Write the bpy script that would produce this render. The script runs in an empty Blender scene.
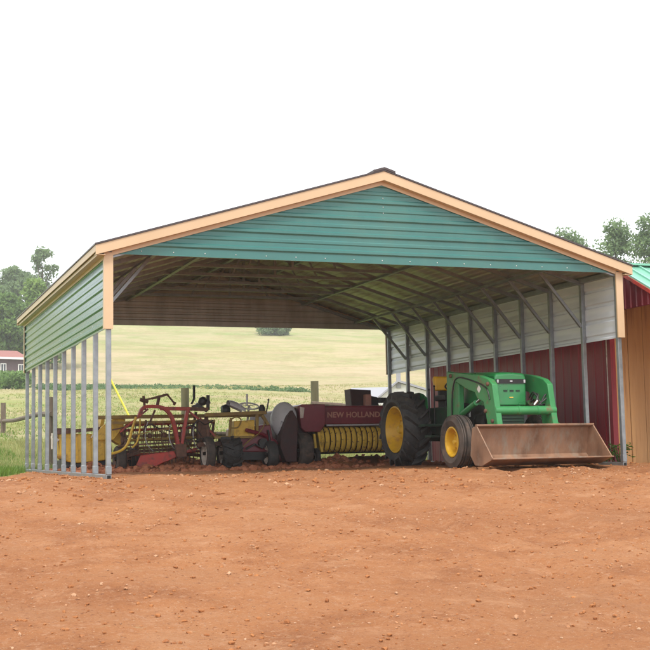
import bpy, bmesh, math, random
import numpy as np
from mathutils import Vector, Matrix, noise

random.seed(7)
C = bpy.context.scene.collection
HAZE = .0006
PI = math.pi

# ------------------------------------------------------------------ camera frame (used to survey the site)
FPX = 1219.6
YAW, PITCH, ROLL = (math.radians(a) for a in (-20.43, 5.82, -1.07))
CAM = Vector((-2.665, -14.656, 0.303))
_r0 = Vector((math.cos(YAW), math.sin(YAW), 0))
FWD = Vector((-math.sin(YAW)*math.cos(PITCH), math.cos(YAW)*math.cos(PITCH), math.sin(PITCH)))
_u0 = _r0.cross(FWD)
RIGHT = math.cos(ROLL)*_r0 + math.sin(ROLL)*_u0
UP = -math.sin(ROLL)*_r0 + math.cos(ROLL)*_u0
def ray(x, y):
    x, y = float(x), float(y)
    return (x-325)/FPX*RIGHT - (y-325)/FPX*UP + FWD
def at(x, y, Y):                                  # point on the plane y = Y
    d = ray(x, y); return CAM + d*((Y-CAM.y)/d.y)
def onx(x, y, X):
    d = ray(x, y); return CAM + d*((X-CAM.x)/d.x)
def far(x, y, D): return CAM + ray(x, y)*D

# ------------------------------------------------------------------ materials
def mat(name, c1, c2=None, rough=0.6, metal=0.0, scale=6.0, detail=5.0, bump=0.0, bscale=None,
        spots=None, spot_scale=3.0, spot_lo=0.55, spot_hi=0.68, stretch=(1, 1, 1), coat=0.0, rvar=0.12, spec=0.5):
    m = bpy.data.materials.new(name); m.use_nodes = True
    nt = m.node_tree; nt.nodes.clear()
    N = lambda t, **k: nt.nodes.new(t)
    out = N('ShaderNodeOutputMaterial'); b = N('ShaderNodeBsdfPrincipled')
    nt.links.new(b.outputs[0], out.inputs[0])
    b.inputs['Roughness'].default_value = rough; b.inputs['Metallic'].default_value = metal
    b.inputs['Specular IOR Level'].default_value = spec
    b.inputs['Coat Weight'].default_value = coat; b.inputs['Coat Roughness'].default_value = .2
    geo = N('ShaderNodeNewGeometry')
    mp = N('ShaderNodeMapping'); mp.inputs['Scale'].default_value = stretch
    nt.links.new(geo.outputs['Position'], mp.inputs['Vector'])
    nz = N('ShaderNodeTexNoise'); nz.inputs['Scale'].default_value = scale; nz.inputs['Detail'].default_value = detail
    nz.inputs['Roughness'].default_value = .6
    nt.links.new(mp.outputs[0], nz.inputs['Vector'])
    c2 = c2 or tuple(v*.75 for v in c1)
    rp = N('ShaderNodeValToRGB'); rp.color_ramp.elements[0].position = .32; rp.color_ramp.elements[1].position = .68
    rp.color_ramp.elements[0].color = (*c2, 1); rp.color_ramp.elements[1].color = (*c1, 1)
    nt.links.new(nz.outputs['Fac'], rp.inputs['Fac'])
    col = rp.outputs['Color']
    if spots:
        n2 = N('ShaderNodeTexNoise'); n2.inputs['Scale'].default_value = spot_scale; n2.inputs['Detail'].default_value = 8
        n2.inputs['Roughness'].default_value = .7
        nt.links.new(mp.outputs[0], n2.inputs['Vector'])
        mr = N('ShaderNodeMapRange'); mr.inputs['From Min'].default_value = spot_lo; mr.inputs['From Max'].default_value = spot_hi
        nt.links.new(n2.outputs['Fac'], mr.inputs['Value'])
        mx = N('ShaderNodeMix'); mx.data_type = 'RGBA'
        nt.links.new(mr.outputs[0], mx.inputs['Factor']); nt.links.new(col, mx.inputs[6]); mx.inputs[7].default_value = (*spots, 1)
        col = mx.outputs[2]
    nt.links.new(col, b.inputs['Base Color'])
    if rvar:
        mr = N('ShaderNodeMapRange'); mr.inputs['To Min'].default_value = max(.03, rough-rvar); mr.inputs['To Max'].default_value = min(1, rough+rvar)
        nt.links.new(nz.outputs['Fac'], mr.inputs['Value']); nt.links.new(mr.outputs[0], b.inputs['Roughness'])
    if bump:
        n3 = N('ShaderNodeTexNoise'); n3.inputs['Scale'].default_value = bscale or scale*3; n3.inputs['Detail'].default_value = 6
        nt.links.new(mp.outputs[0], n3.inputs['Vector'])
        bp = N('ShaderNodeBump'); bp.inputs['Strength'].default_value = bump; bp.inputs['Distance'].default_value = .02
        nt.links.new(n3.outputs['Fac'], bp.inputs['Height']); nt.links.new(bp.outputs[0], b.inputs['Normal'])
    return m

M = {}
M['green_panel'] = mat('green_painted_steel', (.050, .170, .155), (.042, .145, .134), rough=.24, scale=1.2, bump=.12, bscale=1.3, stretch=(1, 1, .6), spots=(.07, .175, .15), spot_scale=.9, spot_lo=.45, spot_hi=.75, coat=.05, rvar=.05, spec=.4)
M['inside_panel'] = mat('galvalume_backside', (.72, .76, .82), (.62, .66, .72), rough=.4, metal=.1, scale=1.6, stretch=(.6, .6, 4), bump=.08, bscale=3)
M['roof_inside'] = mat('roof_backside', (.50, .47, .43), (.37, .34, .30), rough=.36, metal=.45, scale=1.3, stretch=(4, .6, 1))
M['roof_brown'] = mat('brown_roof_paint', (.06, .045, .045), (.045, .034, .034), rough=.45)
M['tan_trim'] = mat('tan_trim_paint', (.56, .405, .25), (.52, .365, .22), rough=.42, scale=1.5, rvar=.05)
M['galv'] = mat('galvanised_tube', (.30, .325, .34), (.21, .23, .245), rough=.42, metal=.55, scale=9, spots=(.25, .26, .27), spot_scale=7, spot_lo=.58, spot_hi=.75)
M['screw'] = mat('screw_head', (.8, .8, .78), rough=.35, metal=.3)
M['hole_shade'] = mat('painted_hole_shade', (.012, .012, .012), rough=.9)
M['jd_green'] = mat('green_tractor_paint', (.018, .235, .06), (.024, .19, .058), rough=.3, scale=4, spots=(.10, .14, .06), spot_scale=5, spot_lo=.56, spot_hi=.8, coat=.3)
M['jd_green_faded'] = mat('faded_green_loader_paint', (.045, .26, .085), (.03, .20, .06), rough=.42, scale=4, spots=(.17, .09, .05), spot_scale=4.0, spot_lo=.555, spot_hi=.66)
M['dark_engine'] = mat('greasy_engine_green', (.014, .05, .025), (.01, .02, .014), rough=.6, scale=8, spots=(.04, .03, .02), spot_scale=9)
M['jd_yellow'] = mat('yellow_rim_paint', (.72, .43, .02), (.58, .34, .02), rough=.45, scale=6, spots=(.34, .15, .05), spot_scale=5, spot_lo=.54, spot_hi=.72)
M['seat_yellow'] = mat('yellow_vinyl', (.72, .40, .01), (.6, .32, .01), rough=.5)
M['rubber'] = mat('tyre_rubber', (.030, .030, .031), (.05, .048, .045), rough=.7, scale=10, spots=(.11, .075, .055), spot_scale=6, spot_lo=.55, spot_hi=.8, bump=.1)
M['dusty_rubber'] = mat('dusty_tyre_rubber', (.035, .032, .030), (.10, .075, .06), rough=.85, scale=5, spots=(.16, .10, .07), spot_scale=7, spot_lo=.52, spot_hi=.72)
M['rust_bucket'] = mat('worn_rusty_bucket_steel', (.36, .205, .125), (.15, .078, .045), rough=.48, metal=.2, scale=2.6, detail=9, spots=(.26, .22, .17), spot_scale=3.5, spot_lo=.5, spot_hi=.7, bump=.25, stretch=(1.6, 1, .7))
M['black'] = mat('black_steel', (.014, .014, .015), (.022, .02, .018), rough=.5)
M['chrome'] = mat('bright_rod', (.7, .7, .7), rough=.2, metal=.9)
M['white'] = mat('white_paint', (.8, .8, .78), (.7, .7, .68), rough=.5)
M['maroon'] = mat('maroon_baler_paint', (.22, .022, .038), (.16, .018, .028), rough=.38, scale=3, spots=(.10, .05, .04), spot_scale=5, spot_lo=.6, spot_hi=.76, coat=.1)
M['dark_maroon'] = mat('grimy_dark_red', (.055, .014, .014), (.03, .012, .012), rough=.6, scale=6)
M['dull_red'] = mat('weathered_red_paint', (.50, .045, .03), (.34, .042, .03), rough=.5, scale=5, spots=(.10, .045, .03), spot_scale=6, spot_lo=.5, spot_hi=.68)
M['rust_bar'] = mat('rusty_bar', (.17, .08, .05), (.07, .038, .027), rough=.75, scale=12)
M['old_yellow'] = mat('weathered_yellow_paint', (.80, .50, .05), (.58, .36, .04), rough=.5, scale=5, spots=(.16, .08, .03), spot_scale=5, spot_lo=.49, spot_hi=.7)
M['tine_yellow'] = mat('dirty_yellow_guard', (.85, .58, .09), (.70, .45, .06), rough=.5, scale=9, spots=(.2, .11, .04), spot_scale=8, spot_lo=.58, spot_hi=.7)
M['rake_bar'] = mat('dull_olive_bar', (.30, .20, .04), (.19, .11, .035), rough=.6, scale=9)
M['cream'] = mat('cream_wheel_paint', (.74, .68, .6), (.5, .40, .33), rough=.6, scale=8, spots=(.28, .16, .1), spot_scale=9)
M['grey_shield'] = mat('pale_grey_shield', (.55, .55, .57), (.45, .45, .47), rough=.4, scale=4, spots=(.3, .28, .27), spot_scale=6)
M['letter'] = mat('faded_gold_lettering', (.55, .26, .19), rough=.5)
M['barn_red'] = mat('red_barn_siding', (.22, .014, .024), (.165, .012, .02), rough=.45, scale=2.5, stretch=(3, 3, .3), spots=(.10, .012, .018), spot_scale=2)
M['barn_roof'] = mat('pale_green_roof', (.20, .46, .34), (.17, .41, .30), rough=.35, scale=2)
M['board'] = mat('natural_wood_board', (.52, .285, .115), (.42, .21, .08), rough=.6, scale=2.2, stretch=(4, 4, .25), spots=(.22, .09, .035), spot_scale=1.9, spot_lo=.52, spot_hi=.72, bump=.1)
M['grey_wood'] = mat('weathered_fence_wood', (.16, .12, .085), (.10, .075, .055), rough=.85, scale=5, stretch=(3, 3, 1), bump=.2)
M['green_wood'] = mat('treated_post_wood', (.17, .155, .085), (.12, .11, .06), rough=.85, scale=5, stretch=(3, 3, .5))
M['purple'] = mat('purple_grey_siding', (.10, .065, .075), rough=.7)
M['house_roof'] = mat('red_brown_shingle', (.30, .12, .10), (.24, .10, .085), rough=.85)
M['grey_roof'] = mat('grey_metal_roof', (.30, .30, .32), (.25, .25, .27), rough=.5)
M['glass'] = mat('window_glass', (.05, .06, .07), rough=.1)
M['rope'] = mat('yellow_plastic_guard', (.80, .70, .08), rough=.5)
M['bark'] = mat('bark', (.10, .075, .055), (.06, .045, .033), rough=.9, scale=8)

def leaf_mat(name, c1, c2, scale=.5, trans=.4):
    m = bpy.data.materials.new(name); m.use_nodes = True
    nt = m.node_tree; nt.nodes.clear()
    out = nt.nodes.new('ShaderNodeOutputMaterial'); mix = nt.nodes.new('ShaderNodeMixShader'); mix.inputs[0].default_value = trans
    b = nt.nodes.new('ShaderNodeBsdfPrincipled'); t = nt.nodes.new('ShaderNodeBsdfTranslucent')
    b.inputs['Roughness'].default_value = .55; b.inputs['Specular IOR Level'].default_value = .3
    g = nt.nodes.new('ShaderNodeNewGeometry'); nz = nt.nodes.new('ShaderNodeTexNoise'); nz.inputs['Scale'].default_value = scale
    nz.inputs['Detail'].default_value = 6
    nt.links.new(g.outputs['Position'], nz.inputs['Vector'])
    add = nt.nodes.new('ShaderNodeMath'); add.operation = 'MULTIPLY_ADD'
    nt.links.new(g.outputs['Random Per Island'], add.inputs[0]); add.inputs[1].default_value = .5
    nt.links.new(nz.outputs['Fac'], add.inputs[2])
    rp = nt.nodes.new('ShaderNodeValToRGB'); rp.color_ramp.elements[0].position = .4; rp.color_ramp.elements[1].position = 1.0
    rp.color_ramp.elements[0].color = (*c2, 1); rp.color_ramp.elements[1].color = (*c1, 1)
    nt.links.new(add.outputs[0], rp.inputs[0])
    nt.links.new(rp.outputs[0], b.inputs['Base Color']); nt.links.new(rp.outputs[0], t.inputs['Color'])
    nt.links.new(b.outputs[0], mix.inputs[1]); nt.links.new(t.outputs[0], mix.inputs[2]); nt.links.new(mix.outputs[0], out.inputs[0])
    return m
M['leaf_mid'] = leaf_mat('leaf_mid_green', (.17, .28, .07), (.09, .17, .045))
M['leaf_bright'] = leaf_mat('leaf_bright_green', (.24, .36, .08), (.13, .23, .05))
M['leaf_dark'] = leaf_mat('leaf_dark_green', (.19, .28, .12), (.105, .17, .075))
M['leaf_corn'] = leaf_mat('leaf_corn', (.13, .22, .085), (.075, .145, .06), scale=1.0)
M['grass'] = leaf_mat('grass_blade', (.18, .285, .05), (.09, .165, .028), scale=.8)
M['dry_grass'] = leaf_mat('dry_grass_blade', (.38, .36, .15), (.23, .26, .08), scale=.8)
M['weed'] = leaf_mat('weed_leaf', (.09, .20, .03), (.04, .10, .02), scale=2)

# ------------------------------------------------------------------ mesh builder
class MB:
    def __init__(s): s.v = []; s.f = []; s.mi = []; s.m = 0
    def add(s, vs, fs):
        o = len(s.v); s.v += [tuple(v) for v in vs]
        s.f += [tuple(i+o for i in f) for f in fs]; s.mi += [s.m]*len(fs); return s
    def box(s, x0, x1, y0, y1, z0, z1):
        vs = [(x, y, z) for x in (x0, x1) for y in (y0, y1) for z in (z0, z1)]
        return s.add(vs, [(0, 1, 3, 2), (4, 6, 7, 5), (0, 4, 5, 1), (2, 3, 7, 6), (0, 2, 6, 4), (1, 5, 7, 3)])
    def bar(s, p, q, w, h=None, up=(0, 0, 1)):
        p, q = Vector(p), Vector(q); d = (q-p).normalized(); h = h or w
        u = Vector(up)
        if abs(d.dot(u)) > .95: u = Vector((0, 1, 0))
        a = d.cross(u).normalized(); b = a.cross(d).normalized()
        vs = [c+a*(i*w/2)+b*(j*h/2) for c in (p, q) for i in (-1, 1) for j in (-1, 1)]
        return s.add(vs, [(0, 1, 3, 2), (4, 6, 7, 5), (0, 4, 5, 1), (2, 3, 7, 6), (0, 2, 6, 4), (1, 5, 7, 3)])
    def tube(s, path, r, n=8, r2=None):
        P = [Vector(p) for p in path]; rings = []; a = None; vs = []; fs = []
        for i, p in enumerate(P):
            d = (P[min(i+1, len(P)-1)]-P[max(i-1, 0)]).normalized()
            if a is None:
                a = d.orthogonal().normalized()
            a = (a-d*a.dot(d)).normalized(); b = d.cross(a)
            rr = r if r2 is None else r+(r2-r)*i/(len(P)-1)
            for k in range(n):
                t = 2*PI*k/n; vs.append(p+a*math.cos(t)*rr+b*math.sin(t)*rr)
        for i in range(len(P)-1):
            for k in range(n):
                fs.append((i*n+k, i*n+(k+1) % n, (i+1)*n+(k+1) % n, (i+1)*n+k))
        fs.append(tuple(range(n))[::-1]); fs.append(tuple((len(P)-1)*n+k for k in range(n)))
        return s.add(vs, fs)
    def lathe(s, prof, c, axis=(1, 0, 0), n=40, closed=False):     # prof: (radius, offset along the axis)
        ax = Vector(axis).normalized(); a = ax.orthogonal().normalized(); b = ax.cross(a); c = Vector(c); vs = []; fs = []
        for r, t in prof:
            for k in range(n):
                w = 2*PI*k/n; vs.append(c+ax*t+(a*math.cos(w)+b*math.sin(w))*max(r, 1e-4))
        m = len(prof)
        for i in range(m if closed else m-1):
            j = (i+1) % m
            for k in range(n):
                fs.append((i*n+k, i*n+(k+1) % n, j*n+(k+1) % n, j*n+k))
        if not closed:
            fs.append(tuple(range(n))[::-1]); fs.append(tuple((m-1)*n+k for k in range(n)))
        return s.add(vs, fs)
    def prism(s, poly, axis, a0, a1):
        f = {'x': lambda u, v, w: (w, u, v), 'y': lambda u, v, w: (u, w, v), 'z': lambda u, v, w: (u, v, w)}[axis]
        n = len(poly); vs = [f(u, v, w) for w in (a0, a1) for u, v in poly]
        fs = [tuple(range(n))[::-1], tuple(range(n, 2*n))]+[(k, (k+1) % n, n+(k+1) % n, n+k) for k in range(n)]
        return s.add(vs, fs)
    def build(s, name, mats, parent=None, smooth=True, bevel=0, recalc=True, ang=38):
        me = bpy.data.meshes.new(name)
        off = Vector(parent['_origin']) if parent and '_origin' in parent else Vector((0, 0, 0))
        me.from_pydata([(v[0]-off.x, v[1]-off.y, v[2]-off.z) for v in s.v], [], s.f)
        mats = mats if isinstance(mats, (list, tuple)) else [mats]
        for m in mats: me.materials.append(m)
        if len(mats) > 1: me.polygons.foreach_set('material_index', s.mi)
        if recalc or smooth:
            bm = bmesh.new(); bm.from_mesh(me)
            if recalc: bmesh.ops.recalc_face_normals(bm, faces=bm.faces)
            if smooth:
                for f in bm.faces: f.smooth = True
                lim = math.radians(ang)
                for e in bm.edges:
                    e.smooth = len(e.link_faces) == 2 and e.calc_face_angle(0) < lim
            bm.to_mesh(me); bm.free()
        o = bpy.data.objects.new(name, me); C.objects.link(o)
        if parent:
            o.parent = parent; o['_origin'] = tuple(off)
        if bevel:
            b = o.modifiers.new('bevel', 'BEVEL'); b.width = bevel; b.segments = 2; b.limit_method = 'ANGLE'; b.angle_limit = math.radians(40)
        return o

def tag(o, label=None, cat=None, group=None, kind=None):
    for k, v in (('label', label), ('category', cat), ('group', group), ('kind', kind)):
        if v: o[k] = v
    return o
def thing(name, label, cat, loc=(0, 0, 0), group=None):
    o = bpy.data.objects.new(name, None); C.objects.link(o); o.location = loc; o['_origin'] = tuple(loc)
    o.empty_display_size = .2
    return tag(o, label, cat, group)

# ------------------------------------------------------------------ terrain
_KY = [-120, -60, -14.6, -8, -1.2, -.2, 11, 20, 45, 118, 200, 260, 330, 420]
_KZ = [-8, -4.5, -1.32, -.74, -.06, 0, 0, .6, 2.5, 8.2, 23, 32, 35, 34]
def _herm(t):
    i = max(0, min(len(_KY)-2, int(np.searchsorted(_KY, t))-1))
    def sl(j):
        if j == 0 or j == len(_KY)-1: return 0
        a = (_KZ[j]-_KZ[j-1])/(_KY[j]-_KY[j-1]); b = (_KZ[j+1]-_KZ[j])/(_KY[j+1]-_KY[j])
        return 0 if a*b <= 0 else 2*a*b/(a+b)
    h = _KY[i+1]-_KY[i]; u = min(1, max(0, (t-_KY[i])/h))
    return ((1+2*u)*(1-u)**2*_KZ[i]+u*(1-u)**2*h*sl(i)+u*u*(3-2*u)*_KZ[i+1]+u*u*(u-1)*h*sl(i+1))
def base_z(x, y): return _herm(y)
def dirt_dist(x, y):                                # positive inside the bare dirt
    if y > 3.4: left = x-(-.86+(y-3.4)*.19)
    else: left = (x-(-.86+(y-3.4)*.6))*.85
    return min(left, 8.3-y if x < 7.5 else 1.2-y)
def ground_z(x, y):
    z = base_z(x, y)
    d = dirt_dist(x, y)
    if -14 < y < 12 and -10 < x < 16:
        v = Vector((x, y, 0))
        k = max(0, min(1, (d+.3)/.6))
        if y > -.6: k *= min(1, .12+abs(x)/.45, .12+abs(x-7.22)/.45)
        z += k*(noise.noise(v*.9)*.035+noise.noise(v*2.6+Vector((5, 1, 0)))*.016*1.3+noise.noise(v*8)*.012+noise.noise(v*19)*.008)
        if 4.6 < y < 8.2 and .2 < x < 7:              # heaped loose soil under the machines
            w = min(1, (y-4.6)/1.5)*min(1, (8.2-y)/1.2)*min(1, (x-.2)/.6)*min(1, (7-x)/.6)
            z += w*max(0, .10+.16*noise.noise(v*1.5+Vector((9, 3, 0)))+.06*noise.noise(v*4.1))
        if y < .9:                                        # wheel ruts left by the tractor backing in
            for xc in (5.9-.68, 5.9+.68, 2.2, 3.5):
                dx = x-xc-.05*(y*.8)**2*(.16 if xc > 5 else -.1)-.05*noise.noise(Vector((y*.6, xc, 0)))
                g = math.exp(-(dx/.17)**2); e = math.exp(-((abs(dx)-.27)/.09)**2); f = min(1, (.9-y)/.8)
                z += f*(-.030*g+.014*e+.010*g*math.sin(y*19+abs(dx)*14))
    elif y > 14:
        z += noise.noise(Vector((x*.03, y*.03, 3)))*min(1.2, (y-14)*.02)
    return z
def axis_lines(lo, hi, f0, f1, fine, grow=1.16, cap=9):
    L = list(np.arange(f0, f1+1e-6, fine)); st = fine; p = f0; a = []
    while p > lo: st = min(st*grow, cap); p -= st; a.append(p)
    st = fine; p = f1; b = []
    while p < hi: st = min(st*grow, cap); p += st; b.append(p)
    return a[::-1]+L+b
gx = axis_lines(-260, 380, -4.2, 9.6, .05); gy = axis_lines(-90, 400, -8.5, 4.6, .05)
nx, ny = len(gx), len(gy)
gv = np.empty((nx*ny, 3)); dm = np.empty(nx*ny, np.float32)
k = 0
for y in gy:
    for x in gx:
        gv[k] = (x, y, ground_z(x, y)); dm[k] = dirt_dist(x, y); k += 1
ii = (np.arange(ny-1)[:, None]*nx+np.arange(nx-1)[None, :]).ravel()
gf = np.stack([ii, ii+1, ii+nx+1, ii+nx], 1)
me = bpy.data.meshes.new('ground'); me.from_pydata(gv.tolist(), [], gf.tolist())
a = me.attributes.new('dirt', 'FLOAT', 'POINT'); a.data.foreach_set('value', dm)
me.polygons.foreach_set('use_smooth', [True]*len(gf))

def ground_material():
    m = bpy.data.materials.new('dirt_and_field'); m.use_nodes = True
    nt = m.node_tree; nt.nodes.clear(); L = nt.links.new
    def N(t, **k):
        n = nt.nodes.new(t)
        for a, b in k.items(): setattr(n, a, b)
        return n
    def noise_n(scale, detail=6, rough=.6, vec=None):
        n = N('ShaderNodeTexNoise'); n.inputs['Scale'].default_value = scale; n.inputs['Detail'].default_value = detail; n.inputs['Roughness'].default_value = rough
        L(vec or geo.outputs['Position'], n.inputs['Vector']); return n.outputs['Fac']
    def ramp(fac, *st):
        r = N('ShaderNodeValToRGB'); e = r.color_ramp.elements
        while len(e) < len(st): e.new(.5)
        for el, (p, c) in zip(e, st): el.position = p; el.color = (*c, 1)
        L(fac, r.inputs[0]); return r.outputs[0]
    def mapr(v, a, b, c=0, d=1):
        n = N('ShaderNodeMapRange'); L(v, n.inputs[0])
        for i, w in enumerate((a, b, c, d)): n.inputs[i+1].default_value = w
        return n.outputs[0]
    def math_n(op, a, b):
        n = N('ShaderNodeMath', operation=op)
        for i, w in enumerate((a, b)):
            if isinstance(w, (int, float)): n.inputs[i].default_value = w
            else: L(w, n.inputs[i])
        return n.outputs[0]
    def mix(f, a, b):
        n = N('ShaderNodeMix', data_type='RGBA')
        L(f, n.inputs[0])
        for i, w in ((6, a), (7, b)):
            if isinstance(w, tuple): n.inputs[i].default_value = (*w, 1)
            else: L(w, n.inputs[i])
        return n.outputs[2]
    out = N('ShaderNodeOutputMaterial'); b = N('ShaderNodeBsdfPrincipled'); L(b.outputs[0], out.inputs[0])
    b.inputs['Roughness'].default_value = .95; b.inputs['Specular IOR Level'].default_value = .15
    geo = N('ShaderNodeNewGeometry'); sep = N('ShaderNodeSeparateXYZ'); L(geo.outputs['Position'], sep.inputs[0])
    at_ = N('ShaderNodeAttribute', attribute_name='dirt')
    # bare red soil
    soil = ramp(noise_n(1.1, 9, .7), (.3, (.25, .095, .038)), (.5, (.365, .155, .064)), (.72, (.44, .215, .10)))
    soil = mix(mapr(noise_n(14, 6, .7), .55, .72), soil, (.45, .245, .14))
    soil = mix(mapr(noise_n(30, 4, .7), .3, .42, 1, 0), soil, (.16, .058, .03))
    wet = mapr(noise_n(.55, 5), .5, .7, 0, .55)
    soil = mix(wet, soil, (.24, .092, .038))
    soil = mix(mapr(noise_n(2.4, 9, .8), .52, .64, 0, .6), soil, (.46, .235, .12))
    soil = mix(mapr(noise_n(70, 3, .6), .6, .7, 0, .7), soil, (.5, .33, .21))
    straw = mapr(noise_n(6, 8, .75), .62, .7, 0, .5)
    soil = mix(straw, soil, (.42, .29, .15))
    # mown field, its colour changing from strip to strip up the hill
    mp = N('ShaderNodeMapping'); mp.inputs['Scale'].default_value = (.55, 1, 1); mp.inputs['Rotation'].default_value = (0, 0, .06); L(geo.outputs['Position'], mp.inputs[0])
    lines = noise_n(.5, 9, .75, mp.outputs[0]); patch = noise_n(.045, 5, .6)
    yy = math_n('ADD', sep.outputs['Y'], math_n('MULTIPLY', math_n('SUBTRACT', patch, .5), 26))
    yy = math_n('ADD', yy, math_n('MULTIPLY', sep.outputs['X'], -.18))
    t = mapr(yy, 0, 260)
    band = ramp(t, (.02, (.15, .20, .05)), (.10, (.21, .25, .065)), (.20, (.26, .285, .085)), (.27, (.32, .305, .12)), (.33, (.37, .31, .165)), (.50, (.375, .30, .18)), (.58, (.34, .31, .13)), (.67, (.20, .255, .085)), (.76, (.26, .29, .11)), (.9, (.19, .24, .08)))
    mp2 = N('ShaderNodeMapping'); mp2.inputs['Scale'].default_value = (.35, .8, 1); mp2.inputs['Rotation'].default_value = (0, 0, -.25); L(geo.outputs['Position'], mp2.inputs[0])
    fld = mix(mapr(lines, .42, .60, .0, .6), band, (.18, .23, .07))
    fld = mix(mapr(noise_n(.22, 9, .75, mp2.outputs[0]), .44, .58, 0, .65), fld, (.42, .325, .20))
    fld = mix(mapr(noise_n(.16, 9, .8, mp2.outputs[0]), .50, .62, 0, .7), fld, (.28, .215, .12))
    fld = mix(mapr(noise_n(1.3, 8, .85), .48, .66, 0, .6), fld, (.16, .19, .06))
    fld = mix(mapr(noise_n(3.5, 6, .85), .5, .66, 0, .4), fld, (.43, .36, .21))
    mp3 = N('ShaderNodeMapping'); mp3.inputs['Scale'].default_value = (.06, .55, 1); mp3.inputs['Rotation'].default_value = (0, 0, .5); L(geo.outputs['Position'], mp3.inputs[0])
    fld = mix(mapr(noise_n(1.0, 3, .5, mp3.outputs[0]), .5, .6, 0, .35), fld, (.19, .245, .07))
    fld = mix(mapr(noise_n(.33, 10, .85), .50, .60, 0, .5), fld, (.25, .205, .10))
    fld = mix(mapr(noise_n(.07, 4, .6), .48, .62, 0, .45), fld, (.44, .335, .225))
    lawn = ramp(noise_n(2.0, 7, .7), (.3, (.10, .17, .03)), (.55, (.19, .28, .055)), (.75, (.30, .33, .10)))
    fld = mix(mapr(sep.outputs['Y'], 12, 24), lawn, fld)
    edge = math_n('ADD', at_.outputs['Fac'], math_n('MULTIPLY', math_n('SUBTRACT', noise_n(3.2, 6, .7), .5), .8))
    dfac = mapr(edge, -.07, .07)
    L(mix(dfac, fld, soil), b.inputs['Base Color'])
    h = math_n('ADD', math_n('MULTIPLY', noise_n(16, 8, .75), 1.0), math_n('MULTIPLY', noise_n(55, 5, .7), .35))
    bp = N('ShaderNodeBump'); bp.inputs['Strength'].default_value = .9; bp.inputs['Distance'].default_value = .035
    L(h, bp.inputs['Height']); L(bp.outputs[0], b.inputs['Normal'])
    return m
me.materials.append(ground_material())
ground = bpy.data.objects.new('ground', me); C.objects.link(ground); tag(ground, kind='structure')

# ------------------------------------------------------------------ loose clods, stones, grass (uncountable)
def quick_mesh(name, V, F, m, smooth=False):
    me = bpy.data.meshes.new(name); me.from_pydata(V, [], F); me.materials.append(m)
    if smooth: me.polygons.foreach_set('use_smooth', [True]*len(F))
    o = bpy.data.objects.new(name, me); C.objects.link(o); return o
rng = np.random.default_rng(3); W_ = 7.22
ico = bmesh.new(); bmesh.ops.create_icosphere(ico, subdivisions=1, radius=1); ico.verts.ensure_lookup_table()
IV = np.array([v.co[:] for v in ico.verts]); IF = [tuple(v.index for v in f.verts) for f in ico.faces]; ico.free()
def clods(name, n, region, smin, smax, m, power=2.6, lift=.25):
    V = []; F = []; cnt = 0
    while cnt < n:
        x, y = region(); d = dirt_dist(x, y)
        if d < .02 or noise.noise(Vector((x*.8, y*.8, 7))) < rng.uniform(-.6, .3): continue
        s = (smin+(smax-smin)*rng.random()**power)*(.62 if y < -2.5 and smax < .04 else 1.0)
        sc = np.array([rng.uniform(.7, 1.3), rng.uniform(.7, 1.3), rng.uniform(.5, .85)])*s
        a = rng.uniform(0, 6.28); R = np.array([[math.cos(a), -math.sin(a), 0], [math.sin(a), math.cos(a), 0], [0, 0, 1]])
        p = (IV*(1+rng.uniform(-.28, .28, (len(IV), 1))))*sc@R.T+np.array([x, y, ground_z(x, y)+s*lift])
        o = len(V); V += p.tolist(); F += [tuple(i+o for i in f) for f in IF]; cnt += 1
    return quick_mesh(name, V, F, m)
M['clod'] = mat('dry_red_clod', (.37, .16, .062), (.26, .10, .04), rough=.95, scale=5, spots=(.46, .28, .17), spot_scale=2, spot_lo=.52, spot_hi=.62, bump=.4, bscale=40, spec=.1)
M['pebble'] = mat('pale_pebble', (.46, .30, .19), (.38, .21, .12), rough=.9, scale=3, bump=.2, spec=.15)
M['dark_clod'] = mat('dark_red_clod', (.34, .13, .07), (.42, .17, .09), rough=.95, scale=5, bump=.4, bscale=40, spec=.1)
def front_region():
    y = rng.uniform(-8.5, 1.5); w = (y+14.66)
    return CAM.x+w*rng.uniform(.06, .72), y
tag(clods('dirt_clods', 6500, front_region, .004, .032, M['clod'], 4.6), kind='stuff')
tag(clods('pebbles', 900, front_region, .003, .018, M['pebble'], 3.4), kind='stuff')
tag(clods('loose_soil', 3600, lambda: (rng.uniform(.3, 6.9), rng.uniform(3.6, 8.2)), .012, .075, M['dark_clod'], 2.6), kind='stuff')

tag(clods('rail_soil', 420, lambda: (rng.choice((-1, 1))*rng.uniform(.05, .2)+(0 if rng.random() < .75 else W_), rng.uniform(-.05, 8.1)), .006, .026, M['clod'], 2.4), kind='stuff')
def blades(name, n, region, hmin, hmax, m, keep):
    V = []; F = []; c = 0
    while c < n:
        x, y = region()
        if not keep(x, y): continue
        h = rng.uniform(hmin, hmax)*(.6+.8*max(0, noise.noise(Vector((x*.9, y*.9, 2)))+.5)); a = rng.uniform(0, PI); w = rng.uniform(.005, .011)
        lx, ly = rng.normal(0, .35, 2)*h; z = ground_z(x, y)-.01; cx, sx = math.cos(a)*w, math.sin(a)*w; o = len(V)
        V += [(x-cx, y-sx, z), (x+cx, y+sx, z), (x+lx*.4+cx*.7, y+ly*.4+sx*.7, z+h*.6), (x+lx*.4-cx*.7, y+ly*.4-sx*.7, z+h*.6), (x+lx, y+ly, z+h)]
        F += [(o, o+1, o+2, o+3), (o+3, o+2, o+4)]; c += 1
    return quick_mesh(name, V, F, m)
tag(blades('grass', 26000, lambda: (rng.uniform(-3.2, .6), rng.uniform(3.0, 18)), .05, .14, M['grass'], lambda x, y: dirt_dist(x, y) < rng.uniform(-.10, .04)), kind='stuff')
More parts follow.
